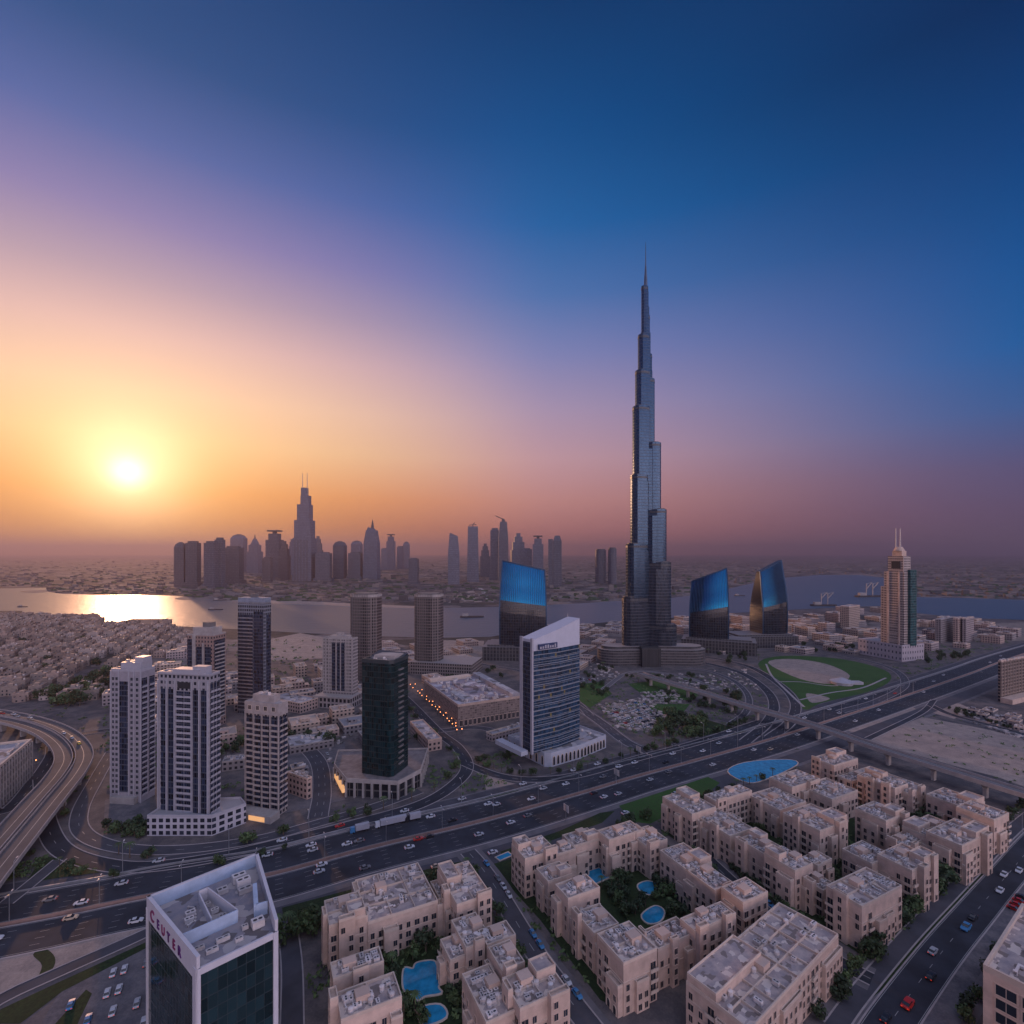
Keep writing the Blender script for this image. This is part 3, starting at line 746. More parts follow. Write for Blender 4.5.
# ---------------------------------------------------------------- three curved towers with mirror-blue tops
BLUEG = mat('blue_mirror_glass', (.008, .14, .27), rough=.07, metal=.95, var=.1, scale=.08)
FIN = mat('dark_blue_fin', (.02, .05, .10), rough=.35, metal=.5)
LOWER = fac('ribbed_dark_glass', (.022, .026, .036), (.010, .014, .024), 2.4, 3.8, .7, .84, rough=.15, wrough=.35, var=.6)
GOLDG = mat('bronze_mirror_glass', (.07, .075, .09), rough=.15, metal=.8, var=.1, scale=.1)
def curved_tower(label, pn, py, pxl, pxr, ang, z_l, z_r, z_b, belly, lean, goldside, podium):
    t, w, d, Y = frame('curved_tower', label, pn, py, pxl, pxr, ang)
    d = min(max(d, 20), 46)
    main = 'R' if w > d or goldside else 'R'
    nz = 22; zt = lambda x: z_l + (z_r - z_l) * (x / w)
    def pt(x, y, k):
        # k 0..1 up the tower: sides bulge, front face leans back toward the top
        zz = k * zt(x)
        b = 1 + belly * math.sin(math.pi * min(1, k * 1.05)) - .10 * max(0, k - .55) ** 1.4 * 2.2
        X = w / 2 + (x - w / 2) * b
        s = max(0, k - .45) / .55
        Yy = y + (1 - y / d) * lean * s ** 1.7 - (1 - y / d) * 2.5 * math.sin(math.pi * min(1, k * 1.3)) * (1 if k < .77 else 1)
        cv = (2 * x / w - 1) ** 2
        Yy -= (y / d) * max(0, d - lean - 5.5) * (.72 if goldside else 1) * max(0, (k - .3) / .7) ** 1.6
        return (X, Yy + (1 - y / d) * 3.2 * cv, zz)
    kb = z_b / max(z_l, z_r)
    nx = 12
    def front(k0, k1, mbn, off=0.0):
        n = 10; mb = MB(); vs = []
        for i in range(n + 1):
            for j in range(nx + 1):
                p = pt(w * j / nx, 0, k0 + (k1 - k0) * i / n); vs.append((p[0], p[1] - off, p[2]))
        mb.add(vs, [(i * (nx + 1) + j, i * (nx + 1) + j + 1, (i + 1) * (nx + 1) + j + 1, (i + 1) * (nx + 1) + j) for i in range(n) for j in range(nx)])
        return mb
    def side(x, k0, k1):
        n = 12; mb = MB(); vs = []
        for i in range(n + 1):
            for j in range(5): vs.append(pt(x, d * j / 4, k0 + (k1 - k0) * i / n))
        fs = [(i * 5 + j, i * 5 + j + 1, (i + 1) * 5 + j + 1, (i + 1) * 5 + j) for i in range(n) for j in range(4)]
        mb.add(vs, fs if x > 0 else [f[::-1] for f in fs]); return mb
    front(0, kb, '').obj('lower_facade', LOWER, t)
    front(kb, 1, '').obj('mirror_glass', BLUEG, t, smooth=True)
    side(0, 0, kb).obj('side_facade', LOWER, t)
    side(w, 0, 1).obj('side_facade', LOWER, t)
    side(0, kb, 1).obj('side_glass', GOLDG if goldside else LOWER, t, smooth=True)
    bk = MB(); vs = []
    for i in range(15):
        for x in (0, w): vs.append(pt(x, d, i / 14))
    bk.add(vs, [(2 * i + 1, 2 * i, 2 * i + 2, 2 * i + 3) for i in range(14)])
    bk.add([pt(0, 0, 1), pt(w / 2, 0, 1), pt(w, 0, 1), pt(w, d, 1), pt(0, d, 1)], [(0, 1, 2, 3, 4)])
    bk.obj('rear_facade', LOWER, t)
    for j in range(1, nx * 2):
        mb = MB(); x = w * j / (nx * 2); vs = []
        for i in range(9):
            p = pt(x, 0, kb + (1 - kb) * i / 8)
            vs += [(p[0] - .3, p[1] + .1, p[2]), (p[0] - .3, p[1] - .8, p[2]), (p[0] + .3, p[1] - .8, p[2]), (p[0] + .3, p[1] + .1, p[2])]
        mb.add(vs, [(4 * i + a, 4 * i + a + 1, 4 * i + a + 5, 4 * i + a + 4) for i in range(8) for a in range(3)])
        mb.obj('vertical_fin', FIN, t)
    mb = MB()
    for x in (0, w):
        for i in range(14): mb.bar(pt(x, 0, i / 14), pt(x, 0, (i + 1) / 14), .9)
    for i in range(6): mb.bar(pt(w * i / 6, 0, 1), pt(w * (i + 1) / 6, 0, 1), .9)
    mb.obj('edge_frame', FIN, t)
    x0, x1, y0, y1, h = podium
    PF = fac('dark_podium_piers', (.10, .095, .10), (.022, .024, .03), 4.5, 5, .66, .82, roof=(.20, .18, .18), rough=.3)
    MB().box(x0, x1, y0, y1, 0, h).box(x0 + 6, x1 - 6, y0 + 5, y1 - 6, h, h + 2.5).obj('podium', PF, t)
    return t
curved_tower('curved tower with blue mirrored top, roof sloping down right, left of tallest tower', 500, 660, 499, 546, -5, 139, 126, 84, .015, 10, False, (-24, 44, -6, 52, 19))
curved_tower('curved blue topped tower directly right of tallest tower, roof rising right', 690, 651, 689, 728, -23, 106, 127, 70, .03, 10, False, (-12, 92, -7, 40, 19))
curved_tower('curved blue topped tower with bronze lit left edge, farthest right of its kind', 764, 647, 750, 787, 6, 120, 138, 72, .06, 10, True, (-52, 52, -10, 44, 18))

# ---------------------------------------------------------------- sail-topped glass tower
def sail_tower():
    t, pw, pd, Y = frame('glass_tower', 'white edged blue glass tower with slanted sail top and arcaded podium', 548, 768, 508, 606, 38)
    mb = MB(); f = [(0, 0), (pw, 0), (pw, pd), (0, pd)]
    f = [(2.5, -.5), (pw * .5, -2.5), (pw, 0), (pw, pd), (0, pd), (-.8, 3)]
    PODW = mat('podium_white', (.42, .43, .48), rough=.6, var=.1)
    mb.prism(f, 0, 9.0, 0, 1); mb.obj('podium', [PODW, ROOFP], t)
    MB().ring(f, .6, 9.0, 10.2).obj('parapet', PODW, t)
    Pn, w, d = near(533, 753, 521, 578, 40, 10.0)
    lx, ly = world_to_local(t, Pn)
    zl = ztop(640, Pn.y); zr = ztop(618, Pn.y + w * .64)
    SG = fac('blue_office_glass', (.20, .22, .26), (.018, .045, .085), 1.5, 3.55, .97, .84, rough=.08, var=.55, lit=.02, streakcol=(1, .62, .12))  # the few glowing panes imitate yellow reflection streaks in the glass
    gz = zl - 8
    foot = [(lx, ly), (lx + w, ly - .0), (lx + w, ly + d), (lx, ly + d)]
    foot = [(lx, ly), (lx + w * .5, ly - 1.8), (lx + w, ly), (lx + w, ly + d), (lx, ly + d)]
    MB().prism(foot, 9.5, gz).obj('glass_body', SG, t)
    zm = (zl + zr) / 2
    MB().prism(foot, gz, [zl, zm, zr, zr, zl]).obj('sail_top', mat('sail_white', (.50, .50, .56), rough=.4, var=.05), t)
    n = 24
    for i in range(n):
        z = 13 + (gz - 13) * i / n
        mb = MB().prism([(lx - .1, ly - .3), (lx + w * .5, ly - 2.15), (lx + w + .1, ly - .3), (lx + w + .1, ly + 1), (lx - .1, ly + 1)], z, z + .22)
        mb.obj('floor_band', STEEL, t)
    for y0, y1, m, nm in ((ly - .6, ly + 1.4, WHITE, 'edge_fin'), (ly + d - 2.2, ly + d + .5, WHITE, 'edge_fin')):
        MB().box(lx - 1.3, lx - .02, y0, y1, 9, zl + 1.2).obj(nm, m, t)
    MB().box(lx - .5, lx, ly + 1.4, ly + d - 2.2, 10, zl - 2).obj('dark_side_strip', NAVY, t)
    sg = MB(); sg.box(lx + w * .08, lx + w * .46, ly - 2.3, ly - 1.0, gz + .8, gz + 4.6, 0)
    r = random.Random(3)
    for k in range(7):
        x = lx + w * (.10 + .05 * k); sg.box(x, x + w * .03, ly - 2.42, ly - 2.28, gz + 1.4, gz + 1.4 + r.choice((1.6, 2.4)), 1)
    sg.obj('sign_panel', [mat('sign_navy', (.03, .05, .12), rough=.3), WHITE], t)
    for j in range(15):
        x = 5 + (pw - 8) * j / 14; yy = -.5 - 2.0 * (x - 2.5) / (pw * .5 - 2.5) if x < pw * .5 else -2.5 + 2.5 * (x - pw * .5) / (pw * .5)
        link('arch_opening', ARCHM, t, (x, yy - .05, 1.0), 0, (2.1, 1.5, 6.2))
    for j in range(7): link('arch_opening', ARCHM, t, (-.75, 5 + (pd - 8) * j / 6, 1.0), -math.pi / 2, (2.1, 1.5, 6.2))
    roof_clutter(t, lx + w + 3, pw - 3, 8, pd - 4, 9, 7, R)
    MB().box(lx - 9, lx - 3, ly + 2, pd - 6, 9, 12).obj('roof_pavilion', PODW, t)
    MB().cyl(lx + w - 1, ly + d - 1, .25, zr - 1, zr + 3, 6, 0, .1).obj('mast', STEEL, t)
sail_tower()

# ---------------------------------------------------------------- dark green glass tower on colonnaded podium
def green_tower():
    ref = G(392, 797)
    t = thing('office_tower', 'dark green glass office tower on round cornered colonnaded podium', 'tower', (ref.x, ref.y, 0), rad(72))
    pg = [(346, 797), (398, 800), (421, 787), (428, 764), (338, 766), (334, 781)]
    f = [world_to_local(t, G(*p)) for p in pg]
    if sum(f[i][0] * f[(i + 1) % len(f)][1] - f[(i + 1) % len(f)][0] * f[i][1] for i in range(len(f))) < 0: f = f[::-1]
    MB().prism(inset(f, .6), 0, 9.0).obj('podium', fac('podium_shopfront', (.10, .09, .085), (.02, .022, .028), 5, 4.6, .9, .8, roof=(.38, .32, .29), rough=.2), t)
    MB().prism(f, 9.0, 10.6, 0, 1).obj('podium_roof', [CONC, mat('podium_terrace', (.20, .17, .165), var=.3, scale=.25)], t)
    MB().ring(f, .5, 10.6, 11.6).obj('parapet', CONC, t)
    tot = 0
    for i in range(len(f)):
        a, b = Vector(f[i]), Vector(f[(i + 1) % len(f)]); n = max(1, int((b - a).length / 5.5))
        for k in range(n):
            q = a.lerp(b, k / n); mb = MB().box(q.x - .55, q.x + .55, q.y - .55, q.y + .55, 0, 9.0); mb.obj('column', CONC, t)
    Pn, w, d = near(392, 778, 362, 408, 72, 10.6)
    x0, y0 = world_to_local(t, Pn)
    DG = fac('dark_green_glass', (.010, .024, .026), (.006, .022, .026), 1.6, 3.6, .90, .86, rough=.10, wrough=.3, var=.55)
    z0, z1, zL = ztop(661, Pn.y), ztop(647, Pn.y + w * .95), ztop(659, Pn.y + d * .3)
    c = min(w, d) * .12
    foot = [(x0, y0 + c), (x0 + c, y0), (x0 + w, y0), (x0 + w, y0 + d), (x0, y0 + d)]
    MB().prism(foot, 10.7, [z0 - 2, z0 - 2, z1 - 4, z1 - 3, zL - 2]).obj('glass_body', DG, t)
    rim = inset(foot, -.15)
    mb = MB().ring(rim, 1.0, z0 - 8, z0 - 1.2); 
    MB().ring(inset(foot, -.12), .9, z0 - 2.2, z0 + .2).obj('parapet', mat('dark_green_frame', (.04, .05, .055), rough=.4), t)
    MB().prism(inset(foot, 1.0), z0 - 3, z0 - .9, 0).obj('roof', ROOFT, t)
    MB().box(x0 + w * .35, x0 + w * .9, y0 + d * .1, y0 + d * .8, z0 - .9, z0 + 1.4).obj('plant_room', CONC, t)
    roof_clutter(t, x0 + 2, x0 + w * .4, y0 + 2, y0 + d - 2, z0 - .9, 6, R)
    for k in range(20):
        z = 16 + k * 3.5
        if z < z0 - 6: MB().box(x0 + w * .38, x0 + w * .66, y0 - .9, y0 + .02, z, z + .9).obj('balcony', DCONC, t)
    gl = MB()
    a, b = Vector(f[0]), Vector(f[1])
    p0, p1 = world_to_local(t, G(336, 783)), world_to_local(t, G(344, 797.5))
    gl.bar((p0[0], p0[1], 5), (p1[0], p1[1], 4), 1.1)
    gl.obj('lit_awning', GLOW, t)
green_tower()

# ---------------------------------------------------------------- residential towers on the left
def crown(t, w, d, z, m, steps):
    for k, (ix, iy, h) in enumerate(steps):
        MB().box(w * ix[0], w * ix[1], d * iy[0], d * iy[1], z, z + h).obj('roof_crown', m, t)
def tower_a():
    t, w, d, Y = frame('apartment_tower', 'white apartment tower with one broad dark glass strip, leftmost tower', 141, 803, 111, 155, 83)
    d_, zt = d, ztop(672, Y)
    body = mat('white_tower_wall', (.31, .285, .31), var=.12)
    MB().box(0, w, 0, d, 0, zt).obj('wall', body, t)
    F = Facade(t, 'white'); fh = 3.25
    at = lambda f: d * (1 - f)
    F.strip('L', at(.58), at(.29), 6, zt - 6)
    for f0, f1 in ((.03, .12), (.14, .25), (.64, .74), (.82, .93)): F.wins('L', at(f1), at(f0), 4, zt - 3, fh, abs(f1 - f0) * d * .8, 1.9)
    F.bals('R', w * .04, w * .42, 4, zt - 4, fh, .7); F.bals('R', w * .58, w * .96, 4, zt - 4, fh, .7)
    for f in (0, .265, .60, .78, 1.0): F.strip('L', at(f) - .3, at(f) + .3, 0, zt + .6, WHITE, 'pier', .5)
    F.flush()
    MB().ring(rect(w, d), .5, zt, zt + 1.6).obj('parapet', WHITE, t)
    MB().box(w * .1, w * .9, d * .05, d * .72, zt, zt + 5.2).obj('roof_crown', WHITE, t)
    MB().box(w * .2, w * .8, d * .02, d * .3, zt + 5.2, zt + 8.4).obj('plant_room', WHITE, t)
    roof_clutter(t, w * .2, w * .8, d * .75, d * .95, zt, 3, R)
    roof_clutter(t, w * .2, w * .8, d * .35, d * .7, zt + 5.2, 4, R)
    MB().box(-3, -.1, d * .1, d * .9, 0, 4).obj('entrance_canopy', CONC, t)
tower_a()
def tower_b():
    t, w, d, Y = frame('apartment_tower', 'white apartment tower with four dark glass strips on long white podium', 210, 833, 158, 220, 80)
    zt = ztop(676, Y); fh = 3.25
    body = fac('white_tower_side', (.32, .30, .32), (.03, .035, .05), 2.6, 3.25, .55, .5, roof=(.38, .34, .34), rough=.15)
    MB().box(0, w, 0, d, 0, zt).obj('wall', body, t)
    F = Facade(t, 'white'); at = lambda f: d * (1 - f)
    for f0, f1 in ((.06, .17), (.20, .32), (.68, .79), (.83, .95)): F.strip('L', at(f1), at(f0), 10, zt - 8)
    for f0, f1 in ((.36, .50), (.51, .65)): F.bals('L', at(f1), at(f0), 10, zt - 9, fh, .8)
    F.strip('L', at(.63), at(.38), zt - 7.5, zt - 4, BLACKG, 'roof_opening', .1)
    for f in (.02, .185, .34, .665, .81, .97): F.strip('L', at(f) - .28, at(f) + .28, 9, zt - 3, WHITE, 'pier', 1.0)
    for k in range(3): F.bals('R', w * (.02 + .33 * k), w * (.30 + .33 * k), 10, zt - 4, fh, .7)
    F.flush()
    MB().ring(rect(w, d), .5, zt - .5, zt + 1.2).obj('parapet', WHITE, t)
    MB().box(-.4, w * .8, d * .22, d * .7, zt, zt + 3).obj('roof_crown', WHITE, t)
    MB().box(w * .1, w * .7, d * .1, d * .35, zt + .1, zt + 4.6).obj('plant_room', WHITE, t)
    roof_clutter(t, w * .1, w * .9, d * .72, d * .96, zt, 5, R)
    # podium wraps round the front
    p0, p1, p2 = world_to_local(t, G(147, 836)), world_to_local(t, G(212, 836)), world_to_local(t, G(246, 823))
    f = [(p0[0], p0[1]), (p1[0], p1[1]), (p2[0], p2[1]), (max(p2[0], w) + 6, p2[1] + 8), (w + 2, d * .9), (3, p0[1] + 1)]
    ar = sum(f[i][0] * f[(i + 1) % 6][1] - f[(i + 1) % 6][0] * f[i][1] for i in range(6))
    if ar < 0: f = f[::-1]
    MB().prism(f, 0, 10).obj('podium', fac('white_podium_grid', (.44, .42, .46), (.025, .03, .045), 3.6, 3.3, .62, .62, roof=(.36, .33, .33)), t)
    MB().ring(f, .5, 10, 11.2).obj('podium_parapet', WHITE, t)
tower_b()
def tower_c():
    t, w, d, Y = frame('apartment_tower', 'beige rounded apartment tower with rows of curved balconies and pink stepped crown', 279, 816, 246, 287, 74)
    zt = ztop(716, Y); fh = 3.2
    MB().box(0, w, 0, d, 0, zt).obj('wall', fac('beige_tower_wall', (.33, .28, .265), (.03, .032, .04), 2.6, 3.2, .55, .55, roof=(.36, .30, .28)), t)
    TCW = mat('balcony_beige', (.36, .31, .295))
    F = Facade(t, 'pale', TCW)
    for k in range(4): F.bals('L', d * (.02 + .25 * k), d * (.23 + .25 * k), 3, zt - 1, fh, 1.5 if k in (1, 2) else .8)
    for k in range(2): F.bals('R', w * (.04 + .5 * k), w * (.44 + .5 * k), 3, zt - 1, fh, .9)
    for k in (0, 1, 2, 3, 4): F.strip('L', d * .25 * k - .25, d * .25 * k + .25, 0, zt, TCW, 'pier', .9)
    F.flush()
    MB().box(-.6, w + .3, -.5, d + .5, zt, zt + 7).obj('roof_crown', TCW, t)
    MB().box(w * .1, w * .9, d * .18, d * .82, zt + 7, zt + 11).obj('roof_crown', TCW, t)
    F2 = Facade(t, 'pale')
    for k in range(4): F2.win('L', d * (.14 + .24 * k), zt + 2.4, 2.0, 2.4)
    for q in F2.w:
        link('window', WINM['pale'], t, (-.62, q[1], q[2]), -math.pi / 2, (q[3], 1, q[4]))
    roof_clutter(t, w * .15, w * .85, d * .2, d * .8, zt + 11, 4, R)
    MB().box(-9, -1.6, -2, d + 2, 0, 4).obj('ground_canopy', CONC, t)
    MB().box(-9.2, -8.95, 2, d * .55, .6, 3.2).obj('lit_shopfront', GLOW, t)
tower_c()
def simple_tower(name, label, pn, py, pxl, pxr, ang, top, wall, bandspec, crownspec=(), side=None, slab=WHITE, frame_='white', cap=1.4, roofm=None):
    t, w, d, Y = frame(name, label, pn, py, pxl, pxr, ang)
    zt = ztop(top, Y)
    MB().box(0, w, 0, d, 0, zt).obj('wall', wall, t)
    F = Facade(t, frame_, slab)
    for kind, face, f0, f1, fh, z0, z1 in bandspec:
        ln = d if face == 'L' else w
        a0, a1 = (ln * (1 - f1), ln * (1 - f0)) if face == 'L' else (ln * f0, ln * f1)
        zz0, zz1 = zt * z0, zt * z1
        if kind == 'glass': F.strip(face, a0, a1, zz0, zz1)
        elif kind == 'black': F.strip(face, a0, a1, zz0, zz1, BLACKG, 'dark_recess')
        elif kind == 'pier': F.strip(face, a0, a1, zz0, zz1, slab, 'pier', .7)
        elif kind == 'bal': F.bals(face, a0, a1, zz0, zz1, fh, .8)
        elif kind == 'win': F.wins(face, a0, a1, zz0, zz1, fh, (a1 - a0) * .7, fh * .55)
    F.flush()
    MB().ring(rect(w, d), .6, zt, zt + cap).obj('parapet', slab, t)
    for x0, x1, y0, y1, z0, z1, m in crownspec: MB().box(w * x0, w * x1, d * y0, d * y1, zt + z0, zt + z1).obj('roof_crown', m, t)
    roof_clutter(t, w * .15, w * .85, d * .15, d * .85, zt, 4, R)
    return t, w, d, zt
BRW = fac('brown_tower_wall', (.30, .20, .17), (.04, .04, .05), 3, 3.3, .45, .5, roof=(.3, .26, .25))
simple_tower('apartment_tower', 'brown sided tower with grey stone front, half behind the two white towers', 213, 729, 187, 226, 80, 636, BRW,
             [('glass', 'L', .02, .2, 3, .1, .96), ('glass', 'L', .36, .58, 3, .1, .88), ('glass', 'L', .68, .92, 3, .1, .88), ('pier', 'L', .22, .34, 3, 0, 1), ('pier', 'L', .60, .66, 3, 0, .92), ('bal', 'R', .1, .9, 3.3, .1, .95)],
             ((.05, .8, .05, .8, 0, 7, CONC), (.2, .6, .2, .5, 7, 11, DCONC)), slab=CONC, frame_='conc')
simple_tower('dark_tower', 'slim dark tower with white striped balconies on left half and pale edge', 264, 716, 238, 271, 76, 604, fac('slate_tower_wall', (.20, .21, .24), (.03, .035, .045), 2.4, 3.4, .7, .6, roof=(.25, .25, .27)),
             [('bal', 'L', .0, .58, 3.4, .04, .90), ('glass', 'L', .60, .97, 3, .02, .93), ('glass', 'R', .3, .95, 3, .05, .9)],
             ((.0, 1.0, .0, 1.0, 1.4, 5.5, mat('blue_grey_crown', (.24, .27, .33), rough=.4)), (.3, .7, .4, .6, 5.5, 9, DCONC)), slab=STEEL)
t, w, d, zt = simple_tower('apartment_tower', 'pale ribbed tower with dark central glass, left of the green glass tower', 353, 706, 323, 358, 78, 640, fac('pale_rib_wall', (.40, .35, .33), (.035, .036, .045), 1.7, 3.3, .5, .6, roof=(.36, .32, .31)),
             [('glass', 'L', .30, .42, 3, .22, .95), ('glass', 'L', .47, .57, 3, .22, .95), ('glass', 'L', .61, .72, 3, .22, .95)] + [('pier', 'L', f, f + .03, 3, .2, 1) for f in (0, .08, .17, .26, .43, .58, .74, .83, .97)],
             ((.1, .9, .2, .8, 0, 3.5, CONC), (.3, .7, .4, .6, 3.5, 6, CONC)), slab=CONC, frame_='conc')
MB().box(-12, w + 6, -4, d + 3, 0, 11).obj('podium', fac('pale_podium_wall', (.38, .32, .30), (.03, .03, .035), 4.2, 5.5, .6, .66, roof=(.34, .3, .28)), t)
MB().box(-13, -12.02, -4, d + 3, 10, 11.6).obj('podium_parapet', CONC, t)
GRID = fac('grid_tower_wall', (.17, .135, .125), (.018, .018, .024), 2.4, 3.6, .66, .66, roof=(.22, .19, .18))
def oct_tower(label, pn, py, pxl, pxr, top, podium=None):
    t, w, d, Y = frame('round_cornered_tower', label, pn, py, pxl, pxr, 78)
    zt = ztop(top, Y); c = d * .22
    wd = max(w, d * .8)
    f = [(0, c), (c, 0), (wd - c, 0), (wd, c), (wd, d - c), (wd - c, d), (c, d), (0, d - c)]
    MB().prism(f, 0, zt - 3).obj('wall', GRID, t)
    MB().ring(inset(f, -.3), 1.0, zt - 3, zt).obj('roof_crown', CONC, t)
    MB().prism(inset(f, 4), zt - 3, zt + 1.5).obj('plant_room', DCONC, t)
    for k in range(10):
        y = c + (d - 2 * c) * k / 9
        MB().box(-.6, .0, y - .25, y + .25, 0, zt + .5).obj('pier', DCONC, t)
    for a, b in ((f[0], f[1]), (f[7], f[6])):
        for k in range(1, 5):
            q = Vector(a).lerp(Vector(b), k / 5); MB().cyl(q.x, q.y, .35, 0, zt + .4, 6).obj('pier', DCONC, t)
    if podium: MB().box(*podium).obj('podium', fac('tower_podium_wall', (.24, .2, .185), (.03, .03, .035), 3, 4, .6, .6, roof=(.28, .25, .24)), t)
oct_tower('brown gridded tower with rounded corners, behind the pale ribbed tower', 374, 682, 347, 378, 595)
oct_tower('brown gridded tower with rounded corners on low podium, in front of the creek', 438, 674, 412, 443, 595, (-8, 40, -46, 34, 0, 15))

# ---------------------------------------------------------------- twin-masted hotel tower and its podium
def hotel():
    t, pw, pd, Y = frame('hotel_tower', 'sand coloured stepped tower with twin masts and green glass edge on pale podium', 902, 662, 858, 924, 20)
    PP = fac('mauve_podium_wall', (.44, .38, .40), (.10, .10, .13), 5, 8, .35, .4, roof=(.26, .25, .27))
    MB().box(0, pw, 0, pd, 0, 21).obj('podium', PP, t)
    MB().ring(rect(pw, pd), 1, 21, 23).obj('podium_parapet', mat('mauve_coping', (.46, .40, .42)), t)
    W = fac('sand_hotel_wall', (.46, .37, .33), (.05, .045, .05), 2.7, 3.5, .58, .58, roof=(.4, .32, .28))
    k = (Y + 40) / FOC; zz = lambda py: CAMZ - (py - HOR) * k
    # front faces the camera left of its near corner
    Pn, w, d = near(904, 646, 884, 913, 20, 21)
    x, y = world_to_local(t, Pn)
    w = max(18, min(w, 40)); d = max(24, min(d, 48))
    MB().box(x, x + w, y, y + d, 21, zz(571)).obj('main_shaft', W, t)
    MB().box(x + 2, x + w - 2, y + d * .999, y + d + 6, 21, zz(586)).obj('side_shaft', W, t)
    MB().box(x + w * .42, x + w + 2, y - 3.5, y - .02, 21, zz(569)).obj('green_glass_shaft', fac('sea_green_glass', (.05, .10, .10), (.012, .065, .07), 1.8, 3.5, .86, .8, rough=.1), t)
    MB().box(x + w + .02, x + w + 7, y, y + d * .7, 21, zz(588)).obj('side_shaft', W, t)
    MB().box(x + 2, x + w - 2, y + 2, y + d - 4, zz(571), zz(556)).obj('upper_block', W, t)
    MB().box(x + 5, x + w - 4, y + 6, y + d - 8, zz(556), zz(551)).obj('upper_block', PLA, t)
    MB().cyl(x + w / 2, y + d / 2 - 1, 7, zz(551), zz(547), 12, 0, 4).obj('dome', PLA, t)
    MB().box(x + 1.5, x + 2.02, y + 6, y + d - 9, zz(568), zz(561)).obj('dark_opening', BLACKG, t)
    F = Facade(t, 'sand')
    for yy in (y + d * .24, y + d * .78): MB().box(x - 1.2, x, yy - 1.2, yy + 1.2, 21, zz(571)).obj('pier', PLA, t)
    for j in range(9):
        z = 26 + j * (zz(575) - 26) / 9; MB().box(x - .6, x, y + d * .3, y + d * .72, z, z + .7).obj('balcony', PLA2, t)
    for yy in (y + d * .40, y + d * .62): MB().cyl(x + w / 2, yy, .7, zz(549), zz(529), 6, 0, .35).obj('mast', STEEL, t)
hotel()

# ---------------------------------------------------------------- mall, warehouse, other blocks
def mall():
    t, w, d, Y = frame('shopping_mall', 'broad flat roofed brown mall block with plant on its roof', 458, 728, 424, 522, 27, cat='building')
    MB().box(0, w, 0, d, 0, 18).obj('wall', fac('mall_wall', (.27, .21, .185), (.20, .155, .14), 2.2, 2.0, .8, .7, roof=(.3, .26, .25), rough=.6), t)
    MB().box(.8, w - .8, .8, d - .8, 18, 18.3).obj('roof', ROOFB, t)
    MB().ring(rect(w, d), .8, 18, 20).obj('parapet', PLA, t)
    F = Facade(t, 'sand')
    for k in range(int(w / 4.2)): F.win('R', 3 + k * 4.2, 1.2, 2.6, 4.6)
    for k in range(int(d / 7)): F.win('L', 4 + k * 7, 1.2, 3, 4)
    F.flush()
    MB().box(w - 9, w - 1.2, 2, d - 2, 18.3, 22).obj('roof_block', ROOFP, t)
    MB().box(w * .12, w * .3, d * .1, d * .4, 18.3, 21).obj('roof_block', ROOFP, t)
    MB().box(w * .35, w * .7, d * .45, d * .75, 18.3, 20).obj('roof_block', ROOFB, t)
    MB().box(4, w - 14, d - 9, d - 2, 18.3, 21.5).obj('roof_block', PLA2, t)
    roof_clutter(t, 5, w - 12, 5, d - 12, 18.3, 60, R, 1.7)
mall()
LOWM = [fac('low_block_wall_' + n, c, (.03, .032, .04), 3.4, 3.5, .5, .5, roof=rf) for n, c, rf in (('sand', (.42, .32, .26), (.40, .33, .29)), ('mauve', (.34, .28, .275), (.34, .30, .30)), ('grey', (.26, .23, .23), (.27, .255, .27)), ('pink', (.46, .33, .28), (.42, .33, .29)))]
def low_block(label, pn, py, pxl, pxr, ang, h, m=0, cat='building', name='low_building', units=5, canopy=False, roofm=ROOFP, group=None):
    t, w, d, Y = frame(name, label, pn, py, pxl, pxr, ang, cat=cat, group=group)
    MB().box(0, w, 0, d, 0, h).obj('wall', LOWM[m], t)
    MB().box(.4, w - .4, .4, d - .4, h, h + .15).obj('roof', roofm, t)
    MB().ring(rect(w, d), .45, h, h + 1.1).obj('parapet', [PLA, PLA2, CONC, PLA][m], t)
    roof_clutter(t, w * .1, w * .9, d * .1, d * .9, h + .15, units, R, 1.2)
    return t, w, d
low_block('low pink roofed warehouse beside the lamp lit street by the mall', 428, 752, 410, 442, 27, 8, 3, name='warehouse')
low_block('small flat building under the pink crowned apartment tower, right side', 307, 800, 287, 312, 60, 12, 3)
low_block('flat pink roofed hall left of the pale ribbed tower', 300, 714, 268, 318, 62, 9, 3)
low_block('long low grey shed between balcony tower and green tower', 290, 755, 286, 334, 30, 5, 2)
low_block('plain pale flat roofed hall behind the pink crowned apartment tower', 222, 772, 219, 250, 20, 6, 2)
low_block('dark low workshop left of the green tower podium', 366, 750, 358, 398, 30, 6, 2)
low_block('small beige annex left of the mall entrance by the sail tower', 492, 742, 486, 530, 38, 5, 1)
# office building cut by the left edge
def left_office():
    P = G(32, 776); a = rad(26.65)
    t = thing('office_building', 'grey office block with recessed window bays cut by the left picture edge', 'building', (P.x, P.y, 0), a)
    h = 150 - (741 - HOR) * P.y / FOC; L = 46; D = 110
    MB().box(-L, 0, -D, 0, 0, h).obj('wall', fac('office_grid_wall', (.27, .235, .225), (.03, .03, .036), 4.0, 4.2, .76, .66, roof=(.38, .34, .33)), t)
    MB().ring(rect(L, D, -L, -D), 1.2, h, h + 1.6).obj('parapet', PLA2, t)
    MB().box(-L + 1.3, -1.3, -D + 1.3, -1.3, h, h + .3).obj('roof', ROOFP, t)
    for k in range(27): MB().box(0, .7, -1.1 - k * 4, -.3 - k * 4, 0, h).obj('pier', CONC, t)
    MB().box(-L * .8, -L * .3, -D * .8, -14, h + .3, h + 3.4).obj('roof_block', CONC, t)
    roof_clutter(t, -L * .28, -3, -D + 5, -5, h + .3, 12, R, 1.3)
left_office()
